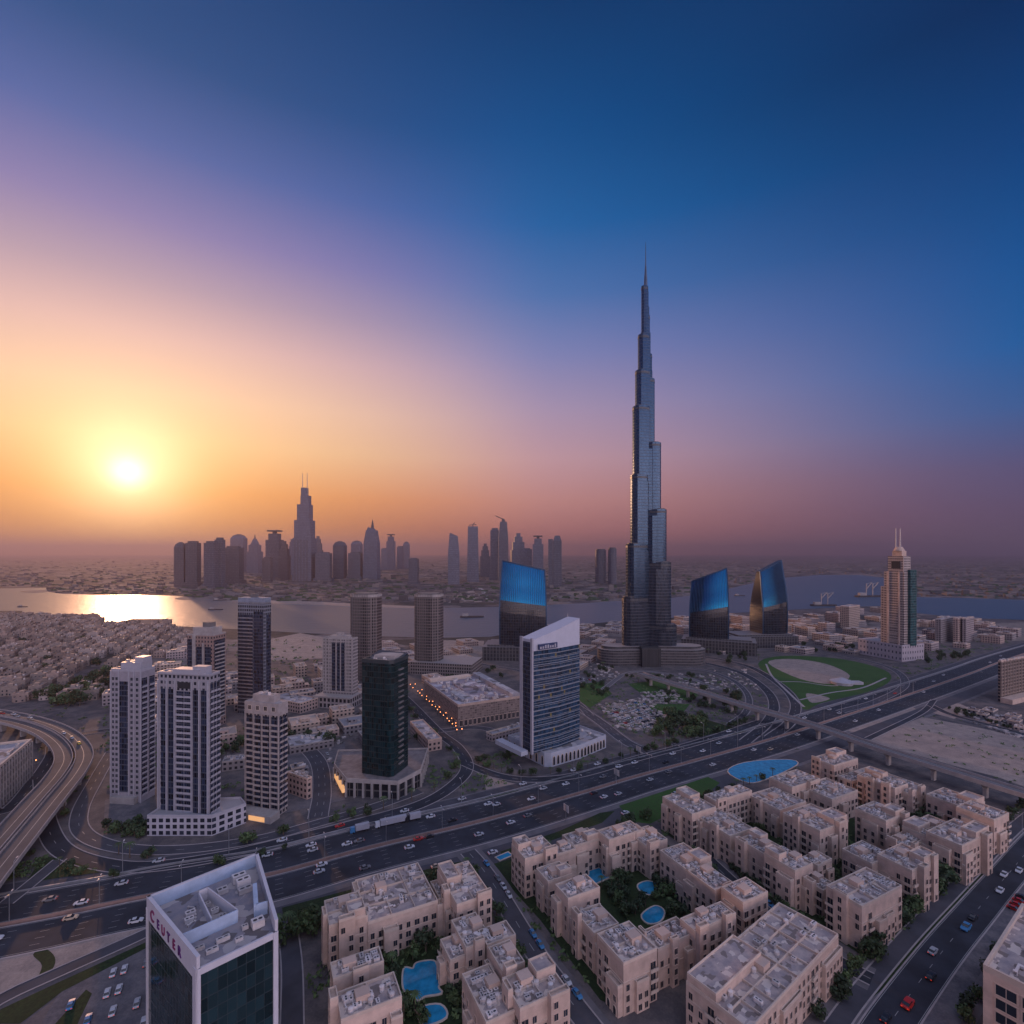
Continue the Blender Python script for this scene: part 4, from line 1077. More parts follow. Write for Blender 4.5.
# gridded block at the right edge
def right_block():
    t, w, d, Y = frame('apartment_block', 'gridded beige apartment block at the right edge beside sand lots', 1001, 702, 998, 1052, 25, cat='building')
    zt = ztop(662, Y)
    MB().box(0, w, 0, d, 0, zt).obj('wall', fac('beige_grid_wall', (.25, .185, .15), (.035, .033, .036), 3.0, 3.3, .6, .62, roof=(.36, .3, .27)), t)
    MB().ring(rect(w, d), .6, zt, zt + 1.5).obj('parapet', PLA, t)
    for k in range(int(w / 6)): MB().box(k * 6 + .2, k * 6 + .6, -.4, 0, 0, zt + .5).obj('pier', mat('brown_pier', (.28, .21, .17)) if not k else bpy.data.materials['brown_pier'], t)
    roof_clutter(t, 2, w - 2, 2, d - 2, zt, 12, R, 1.5)
    MB().box(-3, w, -10, -.62, 0, 5).obj('podium', PLA, t)
right_block()
def corner_block():
    a = rad(35); h = 27; P = G(983, 970, h)
    v = Vector((math.cos(a), math.sin(a))); u = Vector((-v.y, v.x)); D = 60
    o = Vector((P.x, P.y)) - u * D
    t = thing('corner_office', 'beige office building with square dark windows in bottom right corner', 'building', (o.x, o.y, 0), a)
    W = 46
    MB().box(0, W, 0, D, 0, h).obj('wall', PLA, t)
    for r in range(6):
        for k in range(9):
            z = 2.0 + r * 4.0; y = D - 5.0 - k * 5.6
            if r < 6: link('window', WINM['sand'], t, (0, y, z), -math.pi / 2, (4.4, 1, 2.9))
    MB().ring(rect(W, D), .7, h, h + 1.8).obj('parapet', PLA2, t)
    MB().box(.7, W - .7, .7, D - .7, h, h + .3).obj('roof', ROOFT, t)
    MB().box(6, 20, D - 30, D - 14, h + .3, h + 3.4).obj('roof_block', CONC, t)
    roof_clutter(t, 3, 24, D - 48, D - 3, h + .3, 16, R, 1.5)
corner_block()
for lab, pn, py, l, r_, top, m in (('sand and grey slab block near the creek, left of the hotel', 849, 629, 840, 860, 607, 0), ('dark slab block immediately right of the twin mast hotel', 941, 643, 935, 955, 620, 2), ('brown middle slab of the row right of the hotel', 958, 643, 953, 964, 619, 3), ('grey end slab of the row right of the hotel', 966, 643, 962, 974, 619, 1)):
    Y = 76800 / (py - HOR); low_block(lab, pn, py, l, r_, 35, ztop(top, Y), m, name='slab_block', units=4)
# ---------------------------------------------------------------- foreground tower with the sign
def sign_tower():
    h = 45.0; hz = h
    pts = [G(147, 897, h), G(197, 958, h), G(278, 920, h), G(258, 853, h)]
    c = pts[1]
    t = thing('office_tower', 'dark glass office tower with white rim and red lettered sign, bottom left', 'tower', (c.x, c.y, 0))
    f = [(p.x - c.x, p.y - c.y) for p in pts]
    pn = list(f)
    area = sum(f[i][0] * f[(i + 1) % 4][1] - f[(i + 1) % 4][0] * f[i][1] for i in range(4))
    if area < 0: f = f[::-1]
    WP = mat('rim_white', (.58, .55, .58), rough=.45, var=.06)
    INW = mat('rim_inner_paint', (.42, .50, .62), rough=.6, var=.12)
    GB = fac('teal_curtain_wall', (.03, .045, .05), (.012, .030, .036), 1.7, 3.7, .93, .92, rough=.07, wrough=.3, var=.45)
    roofz = h - 4.2
    MB().prism(inset(f, .25), 0, roofz).obj('glass_body', GB, t)
    MB().prism(inset(f, .6), roofz, roofz + .25).obj('roof', roof_mat('tower_roof', (.33, .28, .28), (.22, .21, .25), (.42, .37, .36), .25), t)
    A, B, C, D = [Vector(p) for p in pn]          # left, near, right, back
    def wall(p, q, th, z0, z1, name, m, out=0.0):
        p, q = Vector(p), Vector(q); dr = (q - p).normalized(); nn_ = Vector((dr.y, -dr.x))
        if nn_.dot((p + q) / 2 - Vector((sum(x[0] for x in f) / 4, sum(x[1] for x in f) / 4))) < 0: nn_ = -nn_
        a0, a1 = p + nn_ * out, q + nn_ * out; b0, b1 = p - nn_ * th, q - nn_ * th
        pl = [a0, a1, b1, b0]
        if sum(pl[i].x * pl[(i + 1) % 4].y - pl[(i + 1) % 4].x * pl[i].y for i in range(4)) < 0: pl = pl[::-1]
        return MB().prism([(x.x, x.y) for x in pl], z0, z1).obj(name, m, t)
    wall(A, B, .7, h - 6.2, h, 'sign_band', WP, .12)
    wall(B, C, .5, roofz - .6, h - 3.0, 'coping', WP, .1)
    wall(C, D, .8, roofz, h, 'rim_wall', WP, .0)
    wall(D, A, .7, roofz, h, 'rim_wall', INW, .0)
    wall(D, A, .75, h, h + .25, 'rim_cap', WP, .05)
    wall(A, B, .8, h, h + .25, 'rim_cap', WP, .15)
    wall(C, D, .9, h, h + .25, 'rim_cap', WP, .05)
    # corner columns
    def col(p, q, L0, name='corner_column'):
        wall(p, p + (q - p).normalized() * L0, .5, 0, h - 3.0, name, WP, .3)
    col(B, A, 2.2); col(B, C, .8); col(C, B, 1.3); col(A, B, .6)
    # roof walls and plant
    def ip(s, r): return A.lerp(B, s).lerp(D.lerp(C, s), r)   # s along the sign side, r across
    def rw(p, q, z, name, m, th=.35):
        dr = (q - p).normalized(); n2 = Vector((-dr.y, dr.x)) * th / 2
        MB().prism([tuple(x) for x in (p - n2, q - n2, q + n2, p + n2)], roofz + .25, z).obj(name, m, t)
    rw(ip(.66, .02), ip(.66, .62), h - .3, 'roof_wall', INW)
    rw(ip(.20, .46), ip(.66, .62), h - .3, 'roof_wall', WP); rw(ip(.20, .38), ip(.60, .36), h - .9, 'roof_wall', WP)
    rw(ip(.20, .38), ip(.20, .46), h - .3, 'roof_wall', WP)
    rw(ip(.42, .88), ip(.70, .82), h - .2, 'roof_wall', INW, 1.2); rw(ip(.70, .82), ip(.72, .95), h - .2, 'roof_wall', INW, .5)
    for s, r_, sx, sy, sz in ((.14, .78, 4, 2.6, 2.4), (.24, .80, 4, 2.6, 2.6), (.33, .80, 4, 2, 1.6), (.20, .60, 3, 2.6, 1.4), (.82, .80, 3.2, 2.6, 2.2), (.80, .40, 3.4, 1.2, 1.2), (.86, .25, 3, 1.4, 1.0), (.78, .15, 2.6, 1.2, 1.1), (.88, .55, 2, 1.2, 1.0), (.32, .26, 2.6, 2, 1.2), (.40, .22, 2.4, 1.6, 1.3), (.30, .42, 2, 1.4, 1.2), (.42, .46, 2, 1.4, 1.2), (.54, .50, 2, 1.4, 1.2), (.78, .66, 1.6, 1.4, 1.2)):
        p = ip(s, r_); link('air_unit', ACM, t, (p.x, p.y, roofz + .25), rad(40), (sx, sy, sz))
    p = ip(.30, .18)
    for k in range(5):
        q = ip(.24 + .05 * k, .30 - .02 * k); link('air_duct', DUCTM, t, (q.x, q.y, roofz + .25), rad(20 * k), (2.6, 1.4, 1.0))
    # lettering, purple fading to red on the white band
    dr = (B - A).normalized(); ang = math.atan2(dr.y, dr.x)
    for i, ch in enumerate('CEUTER'):
        cu = bpy.data.curves.new('sign_letter', 'FONT'); cu.body = ch; cu.size = 4.6 if i == 0 else 3.7; cu.extrude = .12; cu.align_x = 'CENTER'
        cu.offset = .05
        cu.materials.append(mat('letter_paint_%d' % (i % 2), (.20, .015, .09) if i % 2 == 0 else (.10, .02, .14), rough=.4))
        L = (B - A).length; q = A + dr * (L * (.16 + .108 * i + (.0 if i else -.02))) + Vector((dr.y, -dr.x)) * .22
        tmp = bpy.data.objects.new('letter_curve', cu)
        o = link('sign_letter', bpy.data.meshes.new_from_object(tmp), t); bpy.data.objects.remove(tmp)
        o.location = (q.x, q.y, h - 4.9); o.rotation_euler = (rad(90), 0, ang)
sign_tower()

# ---------------------------------------------------------------- low housing: every block a thing
HOUSE_A = 26.65
def house(label, pn, py, pxl, pxr, h, loggia=True, ang=HOUSE_A, fix=None):
    P, w, d = near(pn, py, pxl, pxr, ang, h)
    if fix: w, d = fix[0] or w, fix[1] or d
    w, d = max(7, min(w, 60)), max(7, min(d, 60))
    t = thing('apartment_block', label, 'apartment block', (P.x, P.y, 0), rad(ang), 'sand coloured low apartment blocks')
    r = random.Random(int(pn * 13 + py * 7))
    MB().box(0, w, 0, d, 0, h).obj('wall', PLA, t)
    MB().box(.35, w - .35, .35, d - .35, h, h + .12).obj('roof', ROOFT, t)
    mb = MB().ring(rect(w, d), .4, h, h + 1.05)
    mb.obj('parapet', PLA2, t)
    nx, ny = max(1, round(w / 8)), max(1, round(d / 8))
    for i in range(1, nx): ubox('roof_wall', t, PLA2, w * i / nx - .15, w * i / nx + .15, .4, d - .4, h + .1, h + .95)
    for i in range(1, ny): ubox('roof_wall', t, PLA2, .4, w - .4, d * i / ny - .15, d * i / ny + .15, h + .1, h + .9)
    if w > 10 and d > 10 and r.random() < .6:
        k = r.choice(((0, .45, .5, 1), (.55, 1, .5, 1), (.5, 1, 0, .45)))
        q = [(w * k[0] + .2, d * k[2] + .2), (w * k[1] - .2, d * k[2] + .2), (w * k[1] - .2, d * k[3] - .2), (w * k[0] + .2, d * k[3] - .2)]
        MB().prism(q, h - .5, h + 3.0, 0, 1).obj('upper_storey', [PLA, ROOFT], t); MB().ring(q, .3, h + 3.0, h + 3.7).obj('upper_parapet', PLA2, t)
    sx, sy = r.uniform(.2, .6) * w, r.uniform(.2, .6) * d
    ubox('stair_head', t, PLA, sx, sx + min(4.2, w * .4), sy, sy + min(3.6, d * .4), h + .1, h + 2.7)
    roof_clutter(t, 1.6, w - 1.6, 1.6, d - 1.6, h + .12, min(30, 6 + int(w * d / 9)), r)
    av = rad(ang); v = Vector((math.cos(av), math.sin(av))); u = Vector((-v.y, v.x))
    F = Facade(t, 'sand', PLA2); fh = 3.5; n = int(h / fh)
    BAYS = []
    for face, ln in (('R', w), ('L', d)):
        for half in range(2 if ln > 17 else 1):
            if ln < 8 or r.random() > .85: continue
            sg = ln / (2 if ln > 17 else 1); bw = r.uniform(.3, .5) * sg; b0 = half * sg + r.choice((.3, r.uniform(.15, .45) * sg, sg - bw - .3)); b1 = min(b0 + bw, ln - .2)
            hb = h - r.choice((fh, fh, 2 * fh, -1.6, -2.6)); dp = r.uniform(1.0, 2.6)
            BAYS.append((face, b0, b1, hb))
            q = [(b0, -dp), (b1, -dp), (b1, -.01), (b0, -.01)] if face == 'R' else [(-dp, b0), (-.01, b0), (-.01, b1), (-dp, b1)]
            MB().prism(q, 0, hb).obj('projecting_bay', PLA, t)
            MB().ring(q, .3, hb, hb + .9).obj('bay_parapet', PLA2, t)
            nb_ = max(1, int(bw / 2.6))
            for k in range(nb_):
                a = b0 + (b1 - b0) * (k + .5) / nb_
                for fl in range(int(hb / fh)):
                    if fl == 0 and dp > 1.5:
                        x, y = ((a, -dp - .02) if face == 'R' else (-dp - .02, a))
                        link('arched_door', ARCHM, t, (x, y, .2), 0 if face == 'R' else -math.pi / 2, (1.6, 1.2, 2.9))
                    elif r.random() < .9:
                        x, y = ((a, -dp) if face == 'R' else (-dp, a))
                        link('window', WINM['sand'], t, (x, y, fl * fh + .8), 0 if face == 'R' else -math.pi / 2, (1.4, 1, 2.05))
        if r.random() < .55 and ln > 8:
            # low walled terrace at the foot
            b0, dp = r.uniform(0, .3) * ln, r.uniform(2.2, 3.4); b1 = b0 + r.uniform(.35, .6) * ln
            if not BAYS or BAYS[-1][0] != face:
                q = [(b0, -dp), (b1, -dp), (b1, -.01), (b0, -.01)] if face == 'R' else [(-dp, b0), (-.01, b0), (-.01, b1), (-dp, b1)]
                MB().prism(q, 0, 3.1).obj('terrace', PLA, t); MB().ring(q, .25, 3.1, 4.0).obj('terrace_parapet', PLA2, t)
    for face, ln, nrm in (('R', w, -u), ('L', d, -v)):
        if nrm.dot(Vector((-P.x, -P.y))) < 0 and face == 'L' and P.x < -60: continue
        nb = max(1, int(ln / 3.1)); sp = ln / nb
        lg = r.randrange(nb) if loggia and nb > 2 else -1
        for k in range(nb):
            a = sp * (k + .5)
            if any(f_ == face and b0 < a < b1 for f_, b0, b1, _ in BAYS): continue
            for fl in range(n):
                z = fl * fh
                if k == lg:
                    F.win(face, a, z + .5, 2.2, 2.5)
                    if fl: F.bal(face, a - 1.6, a + 1.6, z + .1, 1.1, 1.0)
                elif r.random() < .93: F.win(face, a, z + .75, r.choice((1.35, 1.35, 1.9)), 2.15)
    F.flush()
    for face, ln in (('R', w), ('L', d)):
        k = MB()
        if face == 'R': k.box(-.12, w + .0, -.14, .0, fh * (n - 1) + .35, fh * (n - 1) + .6)
        else: k.box(-.14, .0, -.0, d, fh * (n - 1) + .35, fh * (n - 1) + .6)
        k.obj('string_course', PLA2, t)
    return t
A5, A4, A3 = 16.5, 13.5, 10.5
left = [('far left corner block of the left courtyard, nearest the highway hedge', 329, 928.5, 324, 366, A5),
 ('long far row of the left courtyard with walled roof terraces', 368, 925, 355, 438, A4),
 ('tall corner block of the left courtyard beside the street junction', 457, 907, 437, 491, A5),
 ('long left row of the left courtyard beside the bottom left glass tower', 333, 982, 330, 384, A4),
 ('bottom block of the left courtyard with pergola roof, left of round pool', 341, 1023, 336, 402, A4),
 ('right hand block of the left courtyard, first behind the round pool', 466, 951, 451, 492, A4),
 ('narrow stepped block of the left courtyard beside the street, second row', 487, 948, 478, 516, A4),
 ('stepped block of the left courtyard beside the street, third row', 502, 974, 488, 525, A5),
 ('near street block of the left courtyard, at the bottom edge', 520, 1012, 502, 567, A5),
 ('bottom edge block of the left courtyard, with low front terrace', 486, 1026, 462, 516, A4)]
middle = [('far left corner block of the middle courtyard, at the street mouth', 525, 861, 511.5, 556, A5),
 ('low link block of the middle courtyard between its far left corners', 552, 858, 545, 576, A4),
 ('far row block of the middle courtyard behind the blue pool', 574, 848, 562, 600, A4),
 ('tall far block of the middle courtyard nearest the big lawn', 609, 842, 597, 643, A5),
 ('right hand far block of the middle courtyard beside its square pool', 646, 848, 627, 667.5, A4),
 ('terraced street side block of the middle courtyard, second from far end', 548, 884, 536, 572, A4),
 ('tall street side block of the middle courtyard with blank right wall', 568, 901, 555, 600, A5),
 ('street side block of the middle courtyard near its front corner', 594, 936, 575, 619, A4),
 ('front corner block of the middle courtyard, nearest to the viewer', 623.5, 966, 597, 657, A5),
 ('low front block of the middle courtyard right of its front corner', 658, 952, 640, 695, A4),
 ('tall front block of the middle courtyard with arched ground floor', 695, 934, 680, 736, A5),
 ('right front corner block of the middle courtyard by the side street', 743, 905, 721, 768, A5),
 ('right row block of the middle courtyard, near half', 715, 893, 686, 734, A4),
 ('right row block of the middle courtyard, far half', 688, 873, 660, 712, A4)]
right = [('far left block of the right estate at the lawn corner', 692, 816, 662.5, 716, A5),
 ('long far row of the right estate beside the lawn', 716, 803, 704, 752, A5),
 ('left row block of the right estate facing the planted path, far end', 730, 838, 695, 753, A4),
 ('left row block of the right estate facing the planted path, middle', 764, 856, 738, 782, A4),
 ('tall left row block of the right estate with blank right wall', 795, 873, 764, 813, A5),
 ('inner row block of the right estate with blank pink end wall', 820, 833, 783, 848, A5),
 ('inner row block of the right estate, directly behind the blank end block', 780, 812, 748, 806, A4),
 ('low link block of the right estate left of its front corner', 823, 893, 801, 836, A3),
 ('front corner block of the right estate with plain windowless wall', 862, 909, 826, 902, A5),
 ('inner courtyard block of the right estate behind its front corner', 872, 866, 842, 892, A4),
 ('tall right corner block of the right estate above the dark trees', 912, 873, 877, 936, A5),
 ('far corner block of the right estate beside the turquoise pool', 792, 789, 769, 820, A5),
 ('tallest far block of the right estate nearest the viaduct', 834, 767, 812, 858, A5),
 ('far inner row block of the right estate, left half', 832, 801, 800, 858, A4),
 ('far inner row block of the right estate, right half', 886, 823, 855, 905, A5),
 ('long near row of the far right courtyard facing the narrow lane', 936, 842, 902, 962, A4),
 ('corner block of the far right courtyard nearest the avenue', 962, 848, 926, 990, A5),
 ('viaduct side row block of the far right courtyard, left end', 908, 795, 870, 926, A4),
 ('domed viaduct side block of the far right courtyard, middle', 895, 790, 857, 908, A5),
 ('viaduct side row block of the far right courtyard, right end', 968, 811, 926, 985, A4),
 ('right end block of the far right courtyard beside avenue and viaduct', 994, 822, 956, 1009, A5)]
links = [('low link block of the middle courtyard before its terraced street side block', 536, 874, 521, 552, A3),
 ('low link block of the middle courtyard below the blank walled block', 583, 921, 568, 602, A3),
 ('low link block of the right estate between its left row ends', 716, 829, 706, 742, A3),
 ('low link block of the right estate beside the narrow near court', 806, 872, 792, 832, A3),
 ('low inner link block of the right estate behind the tall corner block', 905, 850, 885, 925, A3),
 ('low link block of the far right courtyard behind the avenue corner', 975, 834, 950, 998, A3),
 ('low link block beside the tallest far block of the right estate', 852, 783, 838, 880, A3),
 ('low link block of the left courtyard between row and street corner', 446, 914, 430, 462, A3),
 ('low front terrace block of the left courtyard above the round pool', 450, 963, 440, 474, A3)]
for lst in (left, middle, right, links):
    for q in lst: house(*q)
def terrace_house():
    t = house('flat roofed terrace block with long partitioned roof at the bottom right', 750, 1033, 686, 848, 15.0, ang=37)
terrace_house()
# ---------------------------------------------------------------- skyline beyond the creek
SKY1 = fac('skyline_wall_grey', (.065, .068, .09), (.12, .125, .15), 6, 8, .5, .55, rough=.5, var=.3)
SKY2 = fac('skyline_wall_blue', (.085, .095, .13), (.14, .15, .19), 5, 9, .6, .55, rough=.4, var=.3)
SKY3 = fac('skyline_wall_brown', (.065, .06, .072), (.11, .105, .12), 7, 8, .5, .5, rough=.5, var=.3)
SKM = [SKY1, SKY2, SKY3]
DK = mat('skyline_dark_metal', (.09, .085, .09), rough=.6)
def sky_tower(label, xl, xr, top, base, style='slab', m=0, depth=.8):
    Y = 76800 / (base - HOR); k = Y / FOC
    w = (xr - xl) * k; d = w * depth; h = ztop(top, Y)
    t = thing('distant_tower', label, 'tower', (((xl + xr) / 2 - 512) * k, Y + d / 2, 0), R.uniform(-.12, .12), 'towers of the far skyline')
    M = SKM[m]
    def bx(f, z0, z1, name='shaft', mm=None, fx=0.0, fd=None):
        a = w * f / 2; b = d * (fd or f) / 2
        return MB().box(fx * w - a, fx * w + a, -b, b, h * z0, h * z1).obj(name, mm or M, t)
    if style == 'slab': bx(1, 0, .96); bx(.7, .96, 1, 'roof_block'); bx(1.25, 0, .1, 'podium')
    elif style == 'dome':
        bx(1, 0, .88); MB().prism(rect(w, d, -w / 2, -d / 2), h * .88, h * .96, sc=.7).obj('roof_crown', M, t)
        MB().prism(rect(w * .7, d * .7, -w * .35, -d * .35), h * .96, h, sc=.3).obj('roof_crown', DK, t)
    elif style == 'step': bx(1, 0, .62); bx(.8, .62, .8, 'upper_shaft'); bx(.55, .8, .92, 'upper_shaft'); bx(.3, .92, 1, 'roof_crown')
    elif style == 'spire':
        bx(1, 0, .55); bx(.78, .55, .72, 'upper_shaft'); MB().prism(rect(w * .6, d * .6, -w * .3, -d * .3), h * .72, h * .88, sc=.35).obj('roof_crown', M, t)
        MB().cyl(0, 0, w * .09, h * .88, h, 6, 0, w * .01).obj('spire', DK, t)
    elif style == 'slant': 
        MB().prism(rect(w * 1.0, d, -w / 2, -d / 2), 0, h * .6, sc=.98).obj('shaft', M, t)
        MB().prism(rect(w * .98, d * .9, -w * .49, -d * .45), h * .6, [h, h * .93, h * .93, h], sc=.72).obj('sloped_top', M, t)
    elif style == 'taper':
        MB().prism(rect(w, d, -w / 2, -d / 2), 0, h * .7, sc=.92).obj('shaft', M, t)
        MB().prism(rect(w * .92, d * .92, -w * .46, -d * .46), h * .7, h * .96, sc=.72).obj('upper_shaft', M, t)
        bx(.3, .96, 1, 'roof_block', DK)
    elif style == 'crane':
        MB().prism(rect(w, d, -w / 2, -d / 2), 0, h * .96, sc=.84).obj('shaft', M, t)
        q = MB(); q.bar((0, 0, h * .95), (0, 0, h * 1.0), w * .04); q.bar((-w * .35, 0, h * .985), (w * .3, 0, h * .995), w * .03); q.bar((0, 0, h), (w * .16, 0, h * 1.03), w * .03)
        q.obj('roof_crane', DK, t)
    elif style == 'hat': bx(1, 0, .8); bx(.7, .8, .93, 'upper_shaft'); bx(.25, .93, .97, 'upper_shaft', DK); bx(.85, .97, 1, 'roof_disc', DK)
    elif style == 'notch':
        bx(.34, 0, .93, 'shaft', fx=-.33, fd=1); bx(.64, 0, .9, 'shaft', fx=.18, fd=.95)
        MB().prism(rect(w * .6, d * .8, -w * .12, -d * .4), h * .9, h, sc=.6).obj('roof_crown', M, t)
    elif style == 'round':
        MB().cyl(0, 0, w / 2, 0, h * .97, 12).obj('shaft', M, t); MB().cyl(0, 0, w * .42, h * .97, h, 12).obj('roof_crown', DK, t)
    return t, w, d, h
for q in (
 ('narrow domed tower at the left end of the far skyline', 173.7, 183, 542, 587, 'dome', 2), ('flat topped tower second from left in the far skyline', 185, 196, 541, 587, 'slab', 2),
 ('low link block joining the two leftmost skyline towers', 182, 187, 548.5, 586.5, 'slab', 2),
 ('wide dark slab tower, near left of the far skyline', 203.7, 214.7, 541, 588.5, 'slab', 0), ('dark slab with raised right end beside the wide dark slab', 214.5, 222, 537.5, 588, 'slab', 0),
 ('medium dark tower in front of the pointed octagonal tower', 223, 238, 546, 584, 'slab', 2), ('pale pointed octagonal tower behind the medium dark tower', 230, 242.5, 534, 572, 'dome', 1),
 ('needle topped pale tower alone right of the octagonal tower', 246.7, 258.4, 534, 573, 'spire', 1),
 ('squat dark block left of the flat crane topped tower', 262, 270, 557, 582, 'slab', 2), ('broad tower with flat cap left of the twin mast skyscraper', 265.5, 279, 530, 579, 'hat', 0),
 ('stepped shoulder tower touching the flat capped tower', 278, 287.5, 541, 580, 'step', 2), ('thin grey tower just left of the twin mast skyscraper', 288, 293.5, 539, 575, 'step', 1),
 ('slender stepped tower just right of the twin mast skyscraper', 312.5, 321, 536, 573, 'step', 0), ('broad low dark slab right of the twin mast skyscraper', 314.7, 328.7, 552, 581, 'slab', 0),
 ('round headed dark tower midway between skyscraper and spired tower', 333, 344, 541, 579, 'dome', 0), ('low dark slab in front of the domed pale tower', 348, 360, 552, 579, 'slab', 0),
 ('pale domed tower rising behind the low dark slab', 351, 360.5, 540.5, 571, 'dome', 1),
 ('pale small slab left of the disc capped tower', 381, 387, 548, 570, 'slab', 1), ('pale slim tower with a disc shaped cap', 386.5, 394, 534, 570, 'hat', 1),
 ('pale faint tower, left of a faint pair', 397, 403, 546, 569, 'slab', 1), ('pale faint domed tower, right of a faint pair', 403, 409, 541.5, 569, 'dome', 1),
 ('small lone dark block before the creek in mid skyline', 408.7, 417.5, 558, 584, 'slab', 0),
 ('dark tower with sloping pointed roof in mid skyline', 447.5, 459, 532.5, 584.5, 'slant', 1), ('tapered tower under construction with a roof crane', 466.5, 478.5, 524, 582, 'crane', 1),
 ('short stepped tower between the two tapered towers', 480, 490, 543.5, 577, 'step', 0), ('tall pale tower touching the crane jib tower', 490.6, 499, 528, 580, 'slab', 1),
 ('tall tower carrying a long slanted crane jib', 498, 508.5, 519, 581, 'taper', 0), ('stepped tower right of the crane jib tower', 511, 525.5, 533, 578, 'step', 1),
 ('low slab before the stepped tower, behind the blue topped tower', 520, 532, 548, 578, 'slab', 1), ('flat capped grey tower behind the blue topped tower', 533, 543.5, 535.5, 579, 'hat', 1),
 ('notched tapering tower just right of the blue topped tower', 548.6, 562, 535.5, 587, 'notch', 0),
 ('left one of two twin slabs just left of the tallest tower', 596, 606.8, 549, 583.5, 'round', 0), ('right one of two twin slabs just left of the tallest tower', 608.7, 617.3, 547.5, 584, 'round', 0)):
    t, w, d, h = sky_tower(*q)
    if 'crane jib tower' not in q[0] and 'crane jib' in q[0]:
        MB().bar((0, 0, h), (-w * .75, 0, h * 1.055), w * .04).bar((0, 0, h * .94), (0, 0, h * 1.01), w * .05).obj('crane_jib', DK, t)
def spired():
    t, w, d, h = sky_tower('tall blue grey tower with leaning spire in the skyline centre left', 363, 377.5, 528, 579, 'taper', 1)
    MB().prism(rect(w * .5, d * .6, -w * .28, -d * .3), h * .95, [h * 1.02, h * .99, h * .99, h * 1.02], sc=.8).obj('roof_crown', SKY2, t)
    MB().cyl(w * .05, 0, w * .12, h * 1.0, h * 1.17, 5, 0, w * .02).obj('spire', DK, t)
spired()
def twin_mast():
    Y = 76800 / 28.0; k = Y / FOC; zz = lambda py: CAMZ - (py - HOR) * k
    t = thing('distant_skyscraper', 'tallest of far skyline, stepped with twin white masts, left of centre', 'skyscraper', ((302 - 512) * k, Y + 40, 0), 0, 'towers of the far skyline')
    X = lambda px: (px - 302) * k * 1.01
    for x0, x1, pt_, d in ((292.5, 311, 538, 40), (293.6, 309.8, 520, 34), (296, 308, 504, 28), (299, 306.8, 495, 22), (299, 304.4, 487, 16)):
        MB().box(X(x0), X(x1), -d, d, 0, zz(pt_)).obj('shaft_tier', SKY2, t)
    for px in (295, 298, 301, 304, 307): MB().box(X(px) - 1.5, X(px) + 1.5, -42, -40, 0, zz(540)).obj('pier', DK, t)
    for px in (299.6, 304.2): MB().cyl(X(px), 0, 2.4, zz(496), zz(472), 6, 0, 1.2).obj('mast', CONC, t)
twin_mast()

# ---------------------------------------------------------------- far city mass, villas, small blocks between the towers
def far_city():
    mb = MB(); r = random.Random(5); n = 0
    while n < 4200:
        px = r.uniform(-120, 1150); py = HOR + 5 + 45 * r.random() ** 1.3
        if in_poly(px, py, WPOLY) or in_poly(px, py - 1.2, WPOLY) or in_poly(px, py + .8, WPOLY): continue
        p = G(px, py); s = r.uniform(5, 13) * (1 + p.y / 7000); hh = r.choice((2, 3, 4, 5, 9)) * r.uniform(.7, 1.3) * (2.2 if r.random() < .04 else 1)
        mb.box(p.x - s, p.x + s * r.uniform(.3, 1), p.y, p.y + s * r.uniform(.5, 1.2), 0, hh, r.randrange(4)); n += 1
    for _ in range(1500):
        px = r.uniform(-120, 1150); py = HOR + 9 + 40 * r.random()
        if in_poly(px, py, WPOLY) or in_poly(px, py + .5, WPOLY): continue
        p = G(px, py); s = r.uniform(6, 20)
        mb.prism([(p.x + s * math.cos(a), p.y + s * .7 * math.sin(a)) for a in (0, 1.2, 2.4, 3.7, 5)], 0, r.uniform(3, 7), 4, sc=.6)
    o = mb.obj('distant_city', [mat('far_wall_sand', (.15, .125, .118)), mat('far_wall_grey', (.11, .098, .10)), mat('far_wall_dark', (.07, .065, .07)), mat('far_wall_pale', (.20, .17, .16)), LEAFD])
    o['kind'] = 'stuff'
far_city()
EXCL = []   # world circles kept free for towers
for o in THINGS:
    if o['category'] in ('tower', 'skyscraper', 'building'):
        EXCL.append((o.location.x, o.location.y, 26 if o['category'] != 'skyscraper' else 70))
def clear(p, rr, roads=True):
    for x, y, q in EXCL:
        if (p.x - x) ** 2 + (p.y - y) ** 2 < (q + rr) ** 2: return False
    if roads:
        for pa, hw in ROADS:
            if pa.dist(p.x, p.y) < hw + rr: return False
    return True
VROOF = mat('villa_roof', (.26, .21, .19), var=.25, scale=.4, rnd=.2)
VWALL = [mat('villa_wall_' + n, c, var=.2, rnd=.25) for n, c in (('pink', (.29, .21, .175)), ('sand', (.25, .195, .165)), ('pale', (.36, .285, .25)))]
